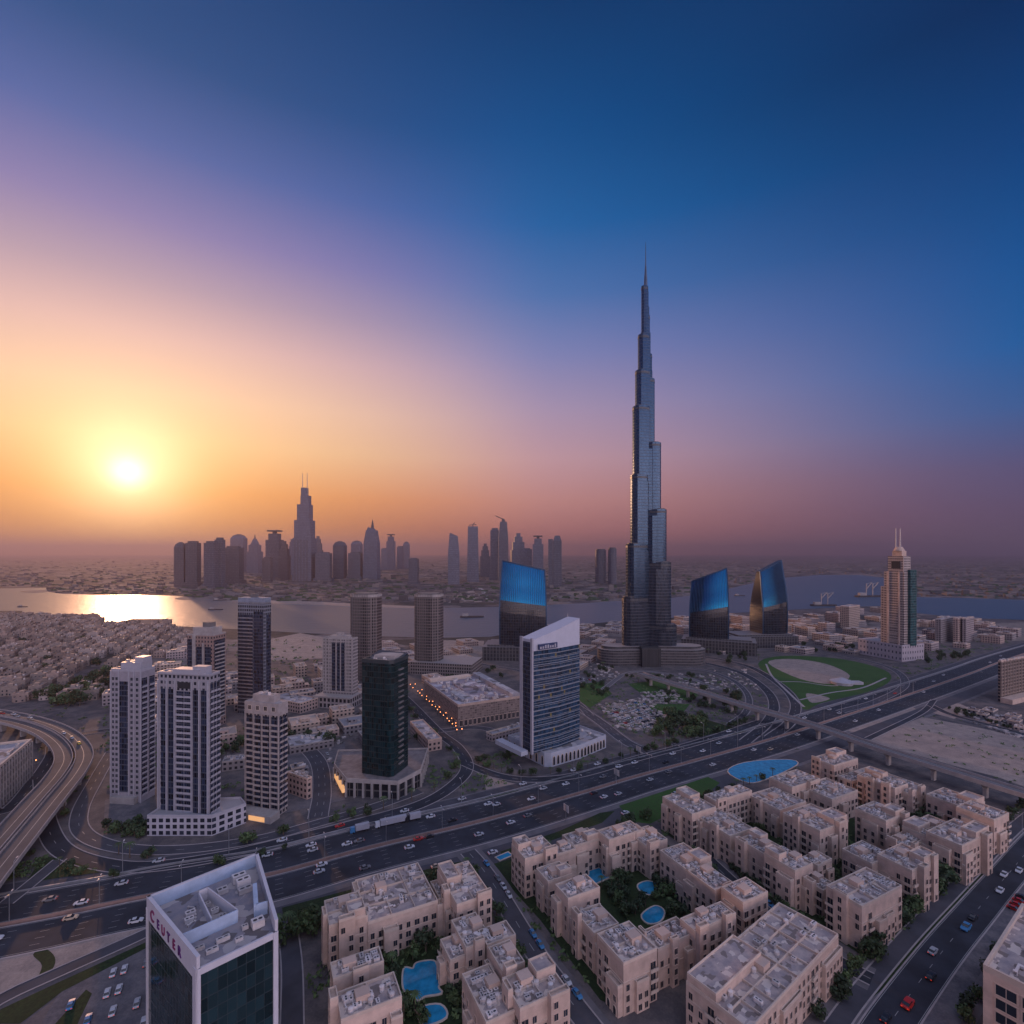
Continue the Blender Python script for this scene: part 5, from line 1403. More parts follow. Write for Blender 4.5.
def villa_mesh(k):
    r = random.Random(100 + k); mb = MB()
    w, d, h = r.uniform(11, 16), r.uniform(9, 13), r.uniform(6.5, 9)
    def blk(x0, x1, y0, y1, h):
        mb.box(x0, x1, y0, y1, 0, h, 0, 1)
        mb.ring([(x0, y0), (x1, y0), (x1, y1), (x0, y1)], .35, h, h + .8, 0)
        n = int((x1 - x0) / 3)
        for i in range(n):
            for z in (1, 4.4):
                if z + 1.8 < h:
                    cx = x0 + (x1 - x0) * (i + .5) / n; mb.box(cx - .6, cx + .6, y0 - .06, y0, z, z + 1.7, 2)
        n = int((y1 - y0) / 3)
        for i in range(n):
            for z in (1, 4.4):
                if z + 1.8 < h:
                    cy = y0 + (y1 - y0) * (i + .5) / n
                    mb.box(x0 - .06, x0, cy - .6, cy + .6, z, z + 1.7, 2); mb.box(x1, x1 + .06, cy - .6, cy + .6, z, z + 1.7, 2)
    blk(-w / 2, w / 2, -d / 2, d / 2, h)
    blk(-w / 2 - r.uniform(2, 4), -w / 2 + .0, -d / 2 + 1, d / 2 - 2, h * .55)
    blk(0, w / 2 - .6, -d / 2 - r.uniform(2, 4), -d / 2 - .001, h * .62)
    mb.box(-2, 2, -1.5, 2, h, h + 2.6, 0, 1)
    mb.box(2.6, 4, 1, 2.2, h, h + 1.3, 3)
    return mb.mesh('villa', [VWALL[k % 3], VROOF, GLASS, UNIT])
VM = [villa_mesh(k) for k in range(8)]
VPOLY = [(-60, 618), (22, 616), (98, 618), (104, 626), (170, 624), (186, 634), (186, 655), (150, 660), (112, 668), (106, 700), (60, 703), (-60, 700)]
def villas():
    r = random.Random(21); spots = []
    a = rad(24); v = Vector((math.cos(a), math.sin(a))); u = Vector((-v.y, v.x))
    for i in range(-90, 60):
        for j in range(0, 90):
            p = v * (i * 20 + r.uniform(-1.5, 1.5)) + u * (j * 21 + (j // 2) * 9 + r.uniform(-1.5, 1.5)) + Vector((-300, 420))
            if p.y < 300: continue
            px, py = PX((p.x, p.y, 0))
            if not (-50 < px < 190) or not in_poly(px, py, VPOLY): continue
            if r.random() < .07 or in_poly(px, py, [(88, 668), (110, 655), (112, 690), (70, 684)]): continue
            if not clear(p, 9): continue
            spots.append(p)
    spots.sort(key=lambda q: q.y if -5 < PX((q.x, q.y, 0))[0] else q.y + 5000)
    for i, p in enumerate(spots[:300]):
        o = link('villa', VM[r.randrange(8)], None, (p.x, p.y, 0), a + r.choice((0, math.pi / 2)) + math.pi * 0)
        o.scale = (r.uniform(.9, 1.2), r.uniform(.9, 1.2), r.uniform(.9, 1.25))
        py = PX((p.x, p.y, 0))[1]; px = PX((p.x, p.y, 0))[0]
        zone = 'nearest the flyover' if py > 680 else 'in the middle rows' if py > 655 else 'in the far rows toward the creek'
        side = 'left' if px < 60 else 'middle' if px < 120 else 'right'
        tag(o, 'flat roofed sandy villa %s, %s part' % (zone, side), 'villa', 'flat roofed villas ' + zone + ' ' + side)
    mb = MB()
    for p in spots[300:]:
        w, d, h = r.uniform(5, 9), r.uniform(5, 8), r.uniform(6, 9); 
        mb.box(p.x - w, p.x + w, p.y - d, p.y + d, 0, h, r.randrange(3), 3); mb.box(p.x - w * .3, p.x + w * .2, p.y - 2, p.y + 2, h, h + 2.5, 0, 3)
    if mb.v: mb.obj('villa_field', VWALL + [VROOF])['kind'] = 'stuff'
    return spots
VSPOTS = villas()
def fill(polypx, n, seed, group, label, sz=(6, 12), hh=(5, 13), gap=6, ang=30):
    r = random.Random(seed); xs = [p[0] for p in polypx]; ys = [p[1] for p in polypx]; k = 0; tries = 0
    while k < n and tries < n * 60:
        tries += 1
        px, py = r.uniform(min(xs), max(xs)), r.uniform(min(ys), max(ys))
        if not in_poly(px, py, polypx): continue
        p = G(px, py); w, d, h = r.uniform(*sz), r.uniform(*sz), r.uniform(*hh)
        if not clear(p, max(w, d)): continue
        EXCL.append((p.x, p.y, max(w, d) + gap - 5)); k += 1
        m = r.randrange(4)
        mb = MB().box(-w, w, -d, d, 0, h, 0).ring(rect(2 * w, 2 * d, -w, -d), .4, h, h + 1, 1)
        mb.box(-w * .5, w * r.uniform(-.1, .3), -d * .4, d * .3, h, h + 2.6, 0)
        for _ in range(5):
            x, y = r.uniform(-w * .8, w * .7), r.uniform(-d * .8, d * .7); mb.box(x, x + r.uniform(1, 2.4), y, y + r.uniform(1, 2), h, h + r.uniform(.8, 1.6), 2)
        if r.random() < .5: mb.box(w, w + w * .6, -d * .8, d * .5, 0, h * .6, 0)
        o = mb.obj('small_building', [LOWM[m], PLA2, UNIT], None, (p.x, p.y, 0))
        o.rotation_euler = (0, 0, rad(ang) + r.choice((0, math.pi / 2)))
        tag(o, label % ['sand', 'mauve', 'grey', 'pink'][m], 'building', group)
fill([(262, 690), (400, 690), (345, 745), (262, 760)], 16, 1, 'small buildings behind the pink crowned tower', 'small flat roofed %s building behind the pink crowned apartment tower')
fill([(345, 690), (405, 684), (410, 720), (350, 735)], 9, 21, 'small buildings behind the green tower', 'small flat roofed %s building behind the green tower')
fill([(112, 700), (162, 700), (162, 735), (116, 735)], 7, 22, 'small buildings behind the leftmost tower', 'small flat roofed %s building behind the leftmost white tower')
fill([(150, 655), (188, 650), (188, 690), (160, 700)], 8, 23, 'low houses left of the brown tower', 'low %s house left of the brown sided tower')
fill([(160, 690), (250, 668), (330, 668), (330, 700), (240, 745), (162, 740)], 16, 2, 'small buildings round the brown tower', 'small flat roofed %s building behind the white apartment towers')
fill([(380, 645), (500, 645), (500, 668), (440, 684), (380, 690)], 12, 3, 'small buildings before the creek', 'low flat roofed %s building near the creek behind the mall', (8, 16), (5, 10))
fill([(548, 628), (620, 624), (618, 660), (580, 672), (550, 660)], 26, 4, 'pink roofed sheds left of the tallest tower', 'long low %s shed by the creek left of the tallest tower', (9, 20), (4, 7), 8, 62)
fill([(672, 622), (740, 616), (850, 612), (880, 612), (880, 640), (800, 644), (740, 640), (680, 640)], 50, 6, 'low buildings along the right creek shore', 'low flat roofed %s building along the right creek shore', (8, 17), (6, 18), 6, 20)
fill([(905, 622), (960, 622), (1060, 640), (1060, 655), (960, 655), (915, 650)], 26, 7, 'low buildings right of the hotel', 'low flat roofed %s building right of the twin mast hotel', (8, 16), (5, 14), 6, 33)
fill([(690, 646), (760, 644), (850, 640), (860, 656), (780, 652), (700, 654)], 10, 8, 'low buildings before the blue topped towers', 'low %s building before the blue topped towers', (7, 13), (4, 8))
fill([(272, 770), (336, 760), (336, 790), (300, 812), (268, 800)], 4, 9, 'kiosks left of the green tower', 'small %s kiosk on the lot left of the green tower', (3, 6), (3, 5))
fill([(955, 716), (980, 711), (1060, 730), (1060, 745)], 12, 10, 'site cabins in the right lot', 'small %s site cabin in the fenced lot below the right edge block', (3, 7), (2.5, 5), 6, 33)

# boats on the creek
def boat(label, px, py, L, kind='barge'):
    p = G(px, py); t = thing('boat', label, 'boat', (p.x, p.y, .3), R.uniform(-.2, .2))
    mb = MB().prism([(-L / 2, -L * .1), (L * .38, -L * .1), (L / 2, 0), (L * .38, L * .1), (-L / 2, L * .1)], 0, L * .06)
    mb.obj('hull', mat('boat_hull', (.06, .05, .05)), t)
    MB().box(-L * .4, -L * .15, -L * .07, L * .07, L * .06, L * .16).obj('cabin', CONC, t)
    if kind == 'crane':
        for k in (-.1, .15):
            q = MB(); q.bar((L * k, 0, 0), (L * k, 0, L * .5), L * .012); q.bar((L * k, 0, L * .3), (L * (k + .22), 0, L * .55), L * .012); q.bar((L * k, 0, L * .5), (L * (k + .22), 0, L * .55), L * .006)
            q.obj('mast', CONC, t)
boat('small dark boat on the golden water at far left', 23, 607, 30); boat('flat dark barge left of centre beyond the slim dark tower', 216, 610, 40)
boat('long flat barge on the creek left of the blue topped tower', 472, 617.5, 55); boat('little boat close to the far shore by the small island', 220, 600.5, 40)
boat('pale masted work boat right of the bronze edged curved tower', 824, 606, 70, 'crane'); boat('pale masted work boat left of the twin mast hotel', 869, 597, 90, 'crane')
boat('small boat in the bay behind the curved towers', 740, 596, 40)
# ---------------------------------------------------------------- flyover at left, viaduct at right
def elevated(name, label, cat, pxs, z, half, th, deckm, par, piers, pier_w, lanes=(), split=0.0, piercount=1):
    pa = Path(pxs, z)
    t = thing(name, label, cat, (pa.p[len(pa.p) // 2].x, pa.p[len(pa.p) // 2].y, 0))
    off = -t.location
    def put(mb, nm, m): 
        o = mb.obj(nm, m, t); o.location = (off.x, off.y, 0); return o
    mb = MB()
    rows = [(-half, split), (-split, -half)] if False else None
    secs = [(-half, -split), (split, half)] if split else [(-half, half)]
    for a, b in secs:
        pa.sec(mb, [(b, 0), (a, 0)], z)
        pa.sec(mb, [(a, 0), (a, -th), (a + (b - a) * .25, -th * 1.6), (b - (b - a) * .25, -th * 1.6), (b, -th), (b, 0)], z, 1)
    put(mb, 'deck', [deckm, CONC])
    for a, b in secs:
        for e in (a + .2, b - .2):
            mb = MB(); pa.kerb(mb, e, .4, par, z + .01); put(mb, 'parapet', KERB)
    if lanes:
        mb = MB()
        for o in lanes: pa.sec(mb, [(o + .14, 0), (o - .14, 0)], z + .03)
        put(mb, 'lane_line', PAINT)
    for d in piers:
        for a, b in secs:
            q, h = pa.at(d, (a + b) / 2)
            mb = MB().box(-pier_w / 2, pier_w / 2, -pier_w * .8, pier_w * .8, 0, z - th * 1.6)
            mb.prism([(-pier_w / 2, -pier_w * .8), (pier_w / 2, -pier_w * .8), (pier_w / 2, pier_w * .8), (-pier_w / 2, pier_w * .8)], z - th * 1.6 - 1.6, z - th * 1.6 + .1, 0, sc=1.8)
            o = mb.obj('pier', CONC, t, (q.x + off.x, q.y + off.y, 0)); o.rotation_euler = (0, 0, h)
    return pa
DECK = mat('flyover_deck', (.10, .09, .094), rough=.85, var=.2, scale=.06)
FLY = elevated('flyover', 'curving two carriageway flyover with pale parapets at the left edge', 'flyover',
    [(-70, 703), (-30, 711), (0, 716), (28, 722), (52, 731), (68, 743), (74, 757), (66, 774), (45, 799), (12, 838), (-30, 888), (-80, 950)], 9.0, 10.5, 1.3, DECK, 1.0, [30, 62, 95, 128, 160, 190, 220, 250, 280, 310, 340], 2.2, (-5.2, 5.2), .6)
VDECK = mat('viaduct_deck', (.17, .155, .155), rough=.8, var=.2, scale=.08)
VIA = elevated('rail_viaduct', 'long straight rail viaduct on slim piers crossing over the highway', 'viaduct',
    [(640, 673), (656, 678.5), (700, 691.5), (747, 706), (810, 724), (880, 748), (950, 770), (1024, 793), (1100, 816)], 10.0, 4.6, 1.5, VDECK, 1.2, [20 + 27 * k for k in range(24)], 1.9, (-2.9, -1.5, 1.5, 2.9))
VIA_P = VIA

# ---------------------------------------------------------------- street lamps
def lamp_meshes():
    pole = MB().cyl(0, 0, .16, 0, 12, 6, 0, .09)
    arm = MB().bar((0, 0, 11.9), (1.9, 0, 12.4), .06); head = MB().box(1.6, 2.7, -.18, .18, 12.35, 12.55)
    return pole.mesh('lamp_pole', STEEL), arm.mesh('lamp_arm', STEEL), head.mesh('lamp_head', UNIT)
LP, LA, LH = lamp_meshes()
def lamp(p, h, label, group, double=True, s=1.0):
    t = thing('street_lamp', label, 'street lamp', (p.x, p.y, .1), h, group); t.scale = (s, s, s)
    link('pole', LP, t)
    for rz in ((math.pi / 2, -math.pi / 2) if double else (math.pi / 2,)):
        a = link('arm', LA, t, None, rz); link('lamp_head', LH, a)
for k in range(27):
    d = 60 + k * 30
    p, h = HW.at(d, 0); px, py = PX(p)
    if 0 < px < 1024: lamp(p, h, 'double armed steel street lamp on the highway median', 'street lamps on the highway median')
for k in range(12):
    p, h = HW.at(110 + k * 42, 23.6); px, py = PX(p)
    if 0 < px < 1024: lamp(p, h, 'tall single armed street lamp along the far highway edge', 'street lamps on the far highway edge', False, 1.15)
for k in range(8):
    p, h = ST3.at(60 + k * 28, -8.8)
    px, py = PX(p)
    if px < 1024 and py < 1024: lamp(p, h, 'double armed street lamp in the middle of the right avenue', 'street lamps of the right avenue', True, .8)
def bulb_lamp(px, py, label, group):
    p = G(px, py); t = thing('lit_lamp_post', label, 'street lamp', (p.x, p.y, .1), 0, group)
    MB().cyl(0, 0, .12, 0, 5, 6).obj('pole', BLACKG, t)
    MB().cyl(0, 0, .15, 5, 5.3, 8, 0, .38).cyl(0, 0, .38, 5.3, 5.8, 8, 0, .15).obj('lamp_globe', LAMPON, t)
rt0 = random.Random(4)
for k in range(17):
    f = k / 16
    for o in (0, 1):
        if o and k % 2: continue
        bulb_lamp(411 + 47 * f + o * 4.5 + rt0.uniform(-1.2, 1.2), 690 + 46 * f - o * .5 + rt0.uniform(-.8, .8), 'glowing orange lamp post in the row beside the mall', 'lit lamps on the mall street')
bulb_lamp(63, 766, 'glowing lamp post below the flyover bend', 'lit lamps below the flyover'); bulb_lamp(36, 768, 'glowing lamp post beside the left office block', 'lit lamps by the left office')

# road signs over the highway
def road_sign(d, off, label):
    p, h = HW.at(d, off); t = thing('road_sign', label, 'road sign', (p.x, p.y, .1), h + math.pi / 2)
    MB().cyl(0, 0, .2, 0, 9, 6).obj('post', STEEL, t)
    MB().box(-2.4, 2.4, -.25, -.1, 5.2, 9).obj('panel', UNIT, t)
    MB().box(-2.1, 2.1, -.3, -.26, 5.5, 8.7).obj('panel_face', mat('sign_face_blue', (.25, .33, .45), rough=.5), t)
def hw_d(px):
    return min(range(0, int(HW.len), 2), key=lambda d: abs(PX(HW.at(d)[0])[0] - px))
road_sign(hw_d(616), -1.0, 'pale road sign panel on the median below the sail topped tower')
road_sign(hw_d(660), 22, 'pale road sign beyond the far carriageway near the round plaza')
road_sign(hw_d(545), -22.5, 'pale road sign on the near highway verge opposite the sail topped tower')

# ---------------------------------------------------------------- vehicles
def car_meshes():
    def loft(secs):  # secs: (x, halfwidth, z0, z1)
        mb = MB(); vs = []
        for x, hw, z0, z1 in secs: vs += [(x, -hw, z0), (x, hw, z0), (x, hw * .94, z1), (x, -hw * .94, z1)]
        n = len(secs); fs = [(3, 2, 1, 0), tuple(4 * (n - 1) + i for i in range(4))]
        for i in range(n - 1):
            for j in range(4): fs.append((4 * i + j, 4 * i + (j + 1) % 4, 4 * i + 4 + (j + 1) % 4, 4 * i + 4 + j))
        return mb.add(vs, fs)
    body = loft([(-2.3, .78, .45, .82), (-2.1, .88, .32, .95), (-.9, .92, .28, 1.0), (.9, .92, .28, .98), (1.9, .88, .3, .86), (2.3, .72, .42, .7)])
    cab = loft([(-1.75, .74, .94, .98), (-1.15, .74, .94, 1.44), (.25, .74, .94, 1.46), (1.0, .74, .94, .98)])
    roof = loft([(-1.1, .68, 1.43, 1.5), (.2, .68, 1.44, 1.52)])
    wheel = MB(); n = 10
    wheel.add([(.33 * math.cos(2 * math.pi * i / n), y, .33 + .33 * math.sin(2 * math.pi * i / n)) for y in (-.1, .1) for i in range(n)], [tuple(range(n)), tuple(range(2 * n - 1, n - 1, -1))] + [(i, n + i, n + (i + 1) % n, (i + 1) % n) for i in range(n)])
    tail = MB().box(-2.32, -2.2, -.8, -.45, .62, .82).box(-2.32, -2.2, .45, .8, .62, .82)
    whole = MB()
    for m_, k in ((body, 0), (cab, 1), (roof, 0)): whole.add(m_.v, m_.f, k)
    for x in (-1.4, 1.4):
        for y in (-.84, .84): whole.add([(v[0] + x, v[1] + y, v[2]) for v in wheel.v], wheel.f, 2)
    P = {}
    for k, m in CARM.items():
        P[k] = (body.mesh('car_body', m), roof.mesh('car_roof', m), whole.mesh('car', [m, GLASS, TYRE]))
    return P, cab.mesh('car_windows', GLASS), wheel.mesh('car_wheel', TYRE), tail.mesh('tail_lights', REDL)
CP, CAB, WHEEL, TAIL = car_meshes()
def car(p, h, color, label, group, detail=False, s=1.0, taillit=False):
    if not detail:
        o = link('car', CP[color][2], None, (p.x, p.y, p.z), h, (s, s, s)); return tag(o, label, 'car', group)
    t = thing('car', label, 'car', (p.x, p.y, p.z), h, group); t.scale = (s, s, s)
    link('body', CP[color][0], t); link('roof', CP[color][1], t); link('windows', CAB, t)
    for x in (-1.4, 1.4):
        for y in (-.84, .84): link('wheel', WHEEL, t, (x, y, 0))
    link('tail_lights', TAIL, t)
    return t
rc = random.Random(77)
COLS = ['white'] * 6 + ['silver'] * 3 + ['black'] * 2 + ['grey'] * 2 + ['red', 'beige', 'blue']
def place_on(path, d, off, z, fwd, color, label, group, detail=False, s=1.0):
    p, h = path.at(d, off); p.z = z
    px, py = PX(p)
    if not (-4 < px < 1028 and py < 1030): return
    car(p, h if fwd else h + math.pi, color, label, group, detail, s)
used = []
def hw_car(px, off, color, what='car'):
    d = hw_d(px); p, h = HW.at(d, off); p.z = .14
    lane = 'near' if off < 0 else 'far'
    land = 'before the sandy foreground' if px < 160 else 'before the left courtyard' if px < 480 else 'opposite the sail topped tower' if px < 640 else 'near the viaduct' if px < 800 else 'toward the right edge'
    car(p, h if off < 0 else h + math.pi, color, '%s car on the %s highway carriageway %s' % (color, lane, land), 'cars on the highway', py_detail(p), 1.12)
def py_detail(p): return PX(p)[1] > 790
for px, off, c in ((78, 5, 'white'), (8, -9, 'white'), (318, 16, 'white'), (316, 11, 'silver'), (352, 8, 'white'), (364, 8, 'grey'), (322, -4, 'white'), (318, -9, 'silver'), (418, -3.5, 'red'), (428, -3.5, 'black'), (404, -9, 'white'), (500, 15, 'white'), (507, 12, 'silver'), (502, -10, 'white'), (520, -8, 'grey'), (537, 8, 'white'), (558, 16, 'silver'), (578, 14, 'white'), (588, -5, 'black'), (591, -12, 'white'), (614, 10, 'grey'), (636, 17, 'white'), (652, 17, 'white'), (690, 16, 'white'), (672, 7, 'black'), (640, -9, 'silver'), (662, -6, 'grey'), (700, -12, 'white'), (744, -8, 'white'), (712, 9, 'white'), (735, 14, 'silver'), (770, 10, 'black'), (790, -6, 'silver'), (812, 8, 'white'), (822, 15, 'white'), (846, 6, 'silver'), (868, -9, 'white'), (884, 16, 'white'), (905, 9, 'red'), (918, -5, 'white'), (942, 8, 'silver'), (958, 14, 'white'), (975, -6, 'grey'), (996, 6, 'white'), (1012, 12, 'silver'), (250, 9, 'black'), (225, -13, 'silver'), (190, 6, 'grey'), (110, 14, 'silver'), (32, 12, 'grey'), (455, 7, 'black'), (470, -13, 'silver'), (440, 16, 'white')):
    hw_car(px, off, c)
for k in range(12):
    px = rc.uniform(0, 1015); off = rc.choice((-17, -13, -9, -5, 5, 9, 13, 17)) + rc.uniform(-.6, .6); d = hw_d(px); q = HW.at(d, off)[0]
    if all((q - o.location).length > 9 for o in THINGS if o['category'] == 'car'): hw_car(px, off, rc.choice(COLS))
for px, off, c in ((350, 28, 'red'), (415, 28.5, 'white'), (480, 28, 'silver'), (548, 28, 'white'), (602, 28.5, 'white'), (625, 28, 'white'), (704, 28, 'grey'), (760, 28, 'white'), (140, 28, 'silver'), (285, 28, 'white')):
    d = hw_d(px); p, h = HW.at(d, off); p.z = .14
    car(p, h + math.pi, c, '%s car on the service lane beyond the highway rail' % c, 'cars on the far service lane', py_detail(p), 1.1)
for px, off, c in ((470, -31, 'white'), (420, -30, 'beige'), (250, -34, 'grey'), (640, -31, 'silver'), (590, -33, 'white'), (500, -33, 'black')):
    d = hw_d(px); p, h = HW.at(d, off); p.z = .14
    car(p, h, c, '%s car on the near service road below the highway' % c, 'cars on the near service road', py_detail(p), 1.1)
def truck(px, off, L, label, cabcol):
    d = hw_d(px); p, h = HW.at(d, off)
    t = thing('truck', label, 'truck', (p.x, p.y, .14), h + math.pi)
    MB().box(-L / 2, L / 2 - 2.8, -1.25, 1.25, 1.1, 3.9).obj('trailer', WHITE, t)
    MB().prism([(L / 2 - 2.5, -1.2), (L / 2, -1.1), (L / 2, 1.1), (L / 2 - 2.5, 1.2)], .6, 3.3, sc=.9).obj('cab', CARM[cabcol], t)
    MB().box(L / 2 - .6, L / 2 + .03, -1, 1, 1.9, 2.8).obj('windscreen', GLASS, t)
    for x in (-L / 2 + 1.2, -L / 2 + 2.4, L / 2 - 1.6):
        for y in (-1.15, 1.15): o = link('wheel', WHEEL, t, (x, y, 0)); o.scale = (1.5, 1.5, 1.5)
truck(397, 17.5, 17, 'long white trailer truck, the larger of two on the far carriageway', 'white')
truck(366, 18, 10, 'shorter pale blue fronted lorry following the long white trailer', 'blue')
truck(419, 17.3, 9, 'small white box lorry ahead of the long white trailer', 'black')
# flyover, side roads
for d, off, c in ((250, 5, 'yellow'), (232, 4, 'silver'), (214, 3, 'white'), (150, 3.5, 'beige'), (142, 6, 'white'), (128, 4, 'silver'), (118, 6, 'white'), (106, 4, 'red'), (97, 6, 'beige'), (86, 3.5, 'silver')):
    p, h = FLY.at(d, off); p.z = 9.05
    if PX(p)[0] > -2: car(p, h, c, '%s car on the inner lane of the left flyover' % c, 'cars on the flyover', True, 1.1)
# right avenue
for d0, px, py, c in ((0, 908, 1006, 'red'), (0, 966, 929, 'blue'), (0, 933, 953, 'silver'), (0, 1000, 892, 'white'), (0, 1004, 876, 'white'), (0, 973, 919, 'black'), (0, 1019, 872, 'white'), (0, 931, 978, 'black'), (0, 886, 1020, 'black')):
    q = G(px, py); d = min(range(0, int(ST3.len)), key=lambda k: (ST3.at(k)[0] - q).length)
    p, h = ST3.at(d); 
    car(Vector((q.x, q.y, .17)), h + (math.pi if px < 940 else 0), c, {'red': 'bright red car near the bottom of the right avenue', 'blue': 'blue car in the middle of the right avenue', 'silver': 'silver car on the side lane beside dark trees'}.get(c, '%s car driving on the right avenue' % c), 'cars on the right avenue', True, 1.35 if c in ('red', 'blue') else 1.15)
for k in range(48):
    d = 60 + k * 4.2; p, h = ST3.at(d, 6.5); p.z = .16
    px, py = PX(p)
    if px < 1024 and py < 1024: car(p, h + math.pi / 2, rc.choice(['red', 'beige', 'white', 'silver', 'red', 'grey', 'black']), 'parked car in the row beside the corner office', 'cars parked beside the corner office', True, 1.05)
def street_parked(path, d0, d1, step, off, z, what, group, pr=.75, detail=True):
    d = d0
    while d < d1:
        if rc.random() < pr:
            c = rc.choice(COLS); p, h = path.at(d, off); p.z = z
            px, py = PX(p)
            if -2 < px < 1026 and py < 1026: car(p, h, c, '%s car parked %s' % (c, what), group, detail, 1.02)
        d += step
street_parked(ST1, 14, ST1.len - 5, 6.2, 3.2, .22, 'along the street between left and middle courtyards', 'cars parked on the courtyard street', .4)
street_parked(ST2, 30, ST2.len - 12, 6.0, 4.6, .2, 'along the lane before the right estate', 'cars parked on the estate lane', .8)
# car parks: bottom left lot, plaza lot, site lot
def lot(polypx, ang, rows, step, what, group, z=.15, pr=.6, seed=1, cap=80, detail=False):
    r = random.Random(seed); xs = [G(*p) for p in polypx]; n = 0
    cx, cy = sum(p.x for p in xs) / len(xs), sum(p.y for p in xs) / len(xs)
    a = rad(ang); v = Vector((math.cos(a), math.sin(a))); u = Vector((-v.y, v.x))
    for i in range(-30, 30):
        for j in range(-40, 40):
            p = Vector((cx, cy)) + v * j * step + u * i * rows
            px, py = PX((p.x, p.y, 0))
            if p.y < 30 or not (0 < px < 1024 and py < 1024) or not in_poly(px, py, polypx) or r.random() > pr or n >= cap: continue
            if not clear(p, 1.0): continue
            c = r.choice(COLS); n += 1
            car(Vector((p.x, p.y, z)), a + math.pi / 2, c, '%s car parked %s' % (c, what), group, detail, 1.0)
lot([(70, 990), (147, 950), (147, 1024), (60, 1024)], 28, 9.5, 3.2, 'in the lot left of the sign tower', 'cars parked left of the sign tower', .15, .5, 3, 40, True)
lot([(602, 708), (640, 702), (662, 718), (650, 730), (622, 726)], 40, 8, 3.0, 'on the sandy plaza before the tallest tower', 'cars parked on the sandy plaza', .15, .62, 4, 70)
lot([(548, 670), (592, 680), (570, 694), (525, 680)], 30, 9, 3.2, 'on the lot behind the sail topped tower', 'cars parked behind the sail topped tower', .15, .5, 5, 40)
lot([(262, 765), (330, 750), (335, 798), (266, 812)], 30, 11, 3.4, 'on the lot left of the green tower', 'cars parked left of the green tower', .14, .4, 6, 24)

# ---------------------------------------------------------------- trees: trunk and leafy crown each
def crown_mesh(k, m):
    r = random.Random(40 + k); mb = MB(); lobes = []
    for _ in range(6): lobes.append((r.uniform(-.5, .5), r.uniform(-.5, .5), r.uniform(.35, .85), r.uniform(.32, .5)))
    for _ in range(330):
        x, y, z, q = r.choice(lobes)
        dv = Vector((r.gauss(0, 1), r.gauss(0, 1), r.gauss(0, 1))).normalized() * q * r.uniform(.55, 1.05)
        c = Vector((x, y, z)) + dv; s = r.uniform(.06, .14)
        n = (dv.normalized() + Vector((r.gauss(0, .6), r.gauss(0, .6), r.gauss(0, .6)))).normalized()
        e = n.orthogonal().normalized(); f = n.cross(e)
        mb.add([c + e * s, c + f * s, c - e * s, c - f * s], [(0, 1, 2, 3)])
    return mb.mesh('tree_crown', m)
CR = [crown_mesh(k, LEAF if k % 2 else LEAFD) for k in range(6)]
def trunk_mesh():
    mb = MB().cyl(0, 0, .05, 0, .5, 6, 0, .032)
    for a in (0, 2.1, 4.2): mb.bar((0, 0, .42), (.28 * math.cos(a), .28 * math.sin(a), .75), .018)
    return mb.mesh('tree_trunk', BARK)
TRK = trunk_mesh()
def palm_meshes():
    mb = MB()
    for k in range(13):
        a = 2 * math.pi * k / 13; prev = Vector((0, 0, 0))
        pts = [(0, 0), (.22, .12), (.42, .1), (.58, -.06), (.66, -.26)]
        ca, sa = math.cos(a), math.sin(a); vs = []
        for i, (q, z) in enumerate(pts):
            wd = .075 * (1 - i / 5.5)
            vs += [(q * ca - wd * sa, q * sa + wd * ca, z - .03), (q * ca, q * sa, z), (q * ca + wd * sa, q * sa - wd * ca, z - .03)]
        mb.add(vs, [(3 * i + j, 3 * i + j + 1, 3 * i + 4 + j, 3 * i + 3 + j) for i in range(4) for j in range(2)])
    return mb.mesh('palm_crown', LEAF), MB().cyl(0, 0, .045, 0, 1.0, 7, 0, .03).mesh('palm_trunk', BARK)
PCR, PTR = palm_meshes()
rt = random.Random(8); NT = [0]
TREES = []
def tree(p, h, label, group, palm=False): TREES.append((p.copy(), h, label, group, palm))
def plant_all():
    plain = sorted((q for q in TREES if not q[4]), key=lambda q: -q[1] / q[0].y)
    def spec():
        return rt.uniform(.85, 1.15), rt.uniform(0, 6), rt.randrange(6)
    for p, h, label, group, _ in plain[:296]:
        f, a, k = spec(); w = h * f
        t = thing('tree', label, 'tree', (p.x, p.y, .05), a, group)
        link('trunk', TRK, t, None, None, (w, w, h)); link('crown', CR[k], t, (0, 0, h * .12), None, (w * .75, w * .75, h * .8))
    vs, fs = [], []
    for p, h, label, group, _ in plain[296:]:
        f, a, k = spec(); w = h * f; ca, sa = math.cos(a), math.sin(a)
        for me, sx, sz, z0 in ((TRK, w, h, 0), (CR[k], w * .75, h * .8, h * .12)):
            b = len(vs)
            for v in me.vertices: vs.append((p.x + (v.co.x * ca - v.co.y * sa) * sx, p.y + (v.co.x * sa + v.co.y * ca) * sx, v.co.z * sz + z0 + .05))
            for q in me.polygons: fs.append([b + i for i in q.vertices])
    me = bpy.data.meshes.new('tree_mass'); me.from_pydata(vs, [], fs); me.materials.append(LEAFD)
    link('tree_mass', me)['kind'] = 'stuff'
    for p, h, label, group, _ in (q for q in TREES if q[4]):
        t = thing('palm_tree', label.replace(' tree', ' palm', 1), 'palm tree', (p.x, p.y, .05), rt.uniform(0, 6), group)
        link('trunk', PTR, t, None, None, (h, h, h)); link('crown', PCR, t, (0, 0, h), None, (h * .62, h * .62, h * .62))
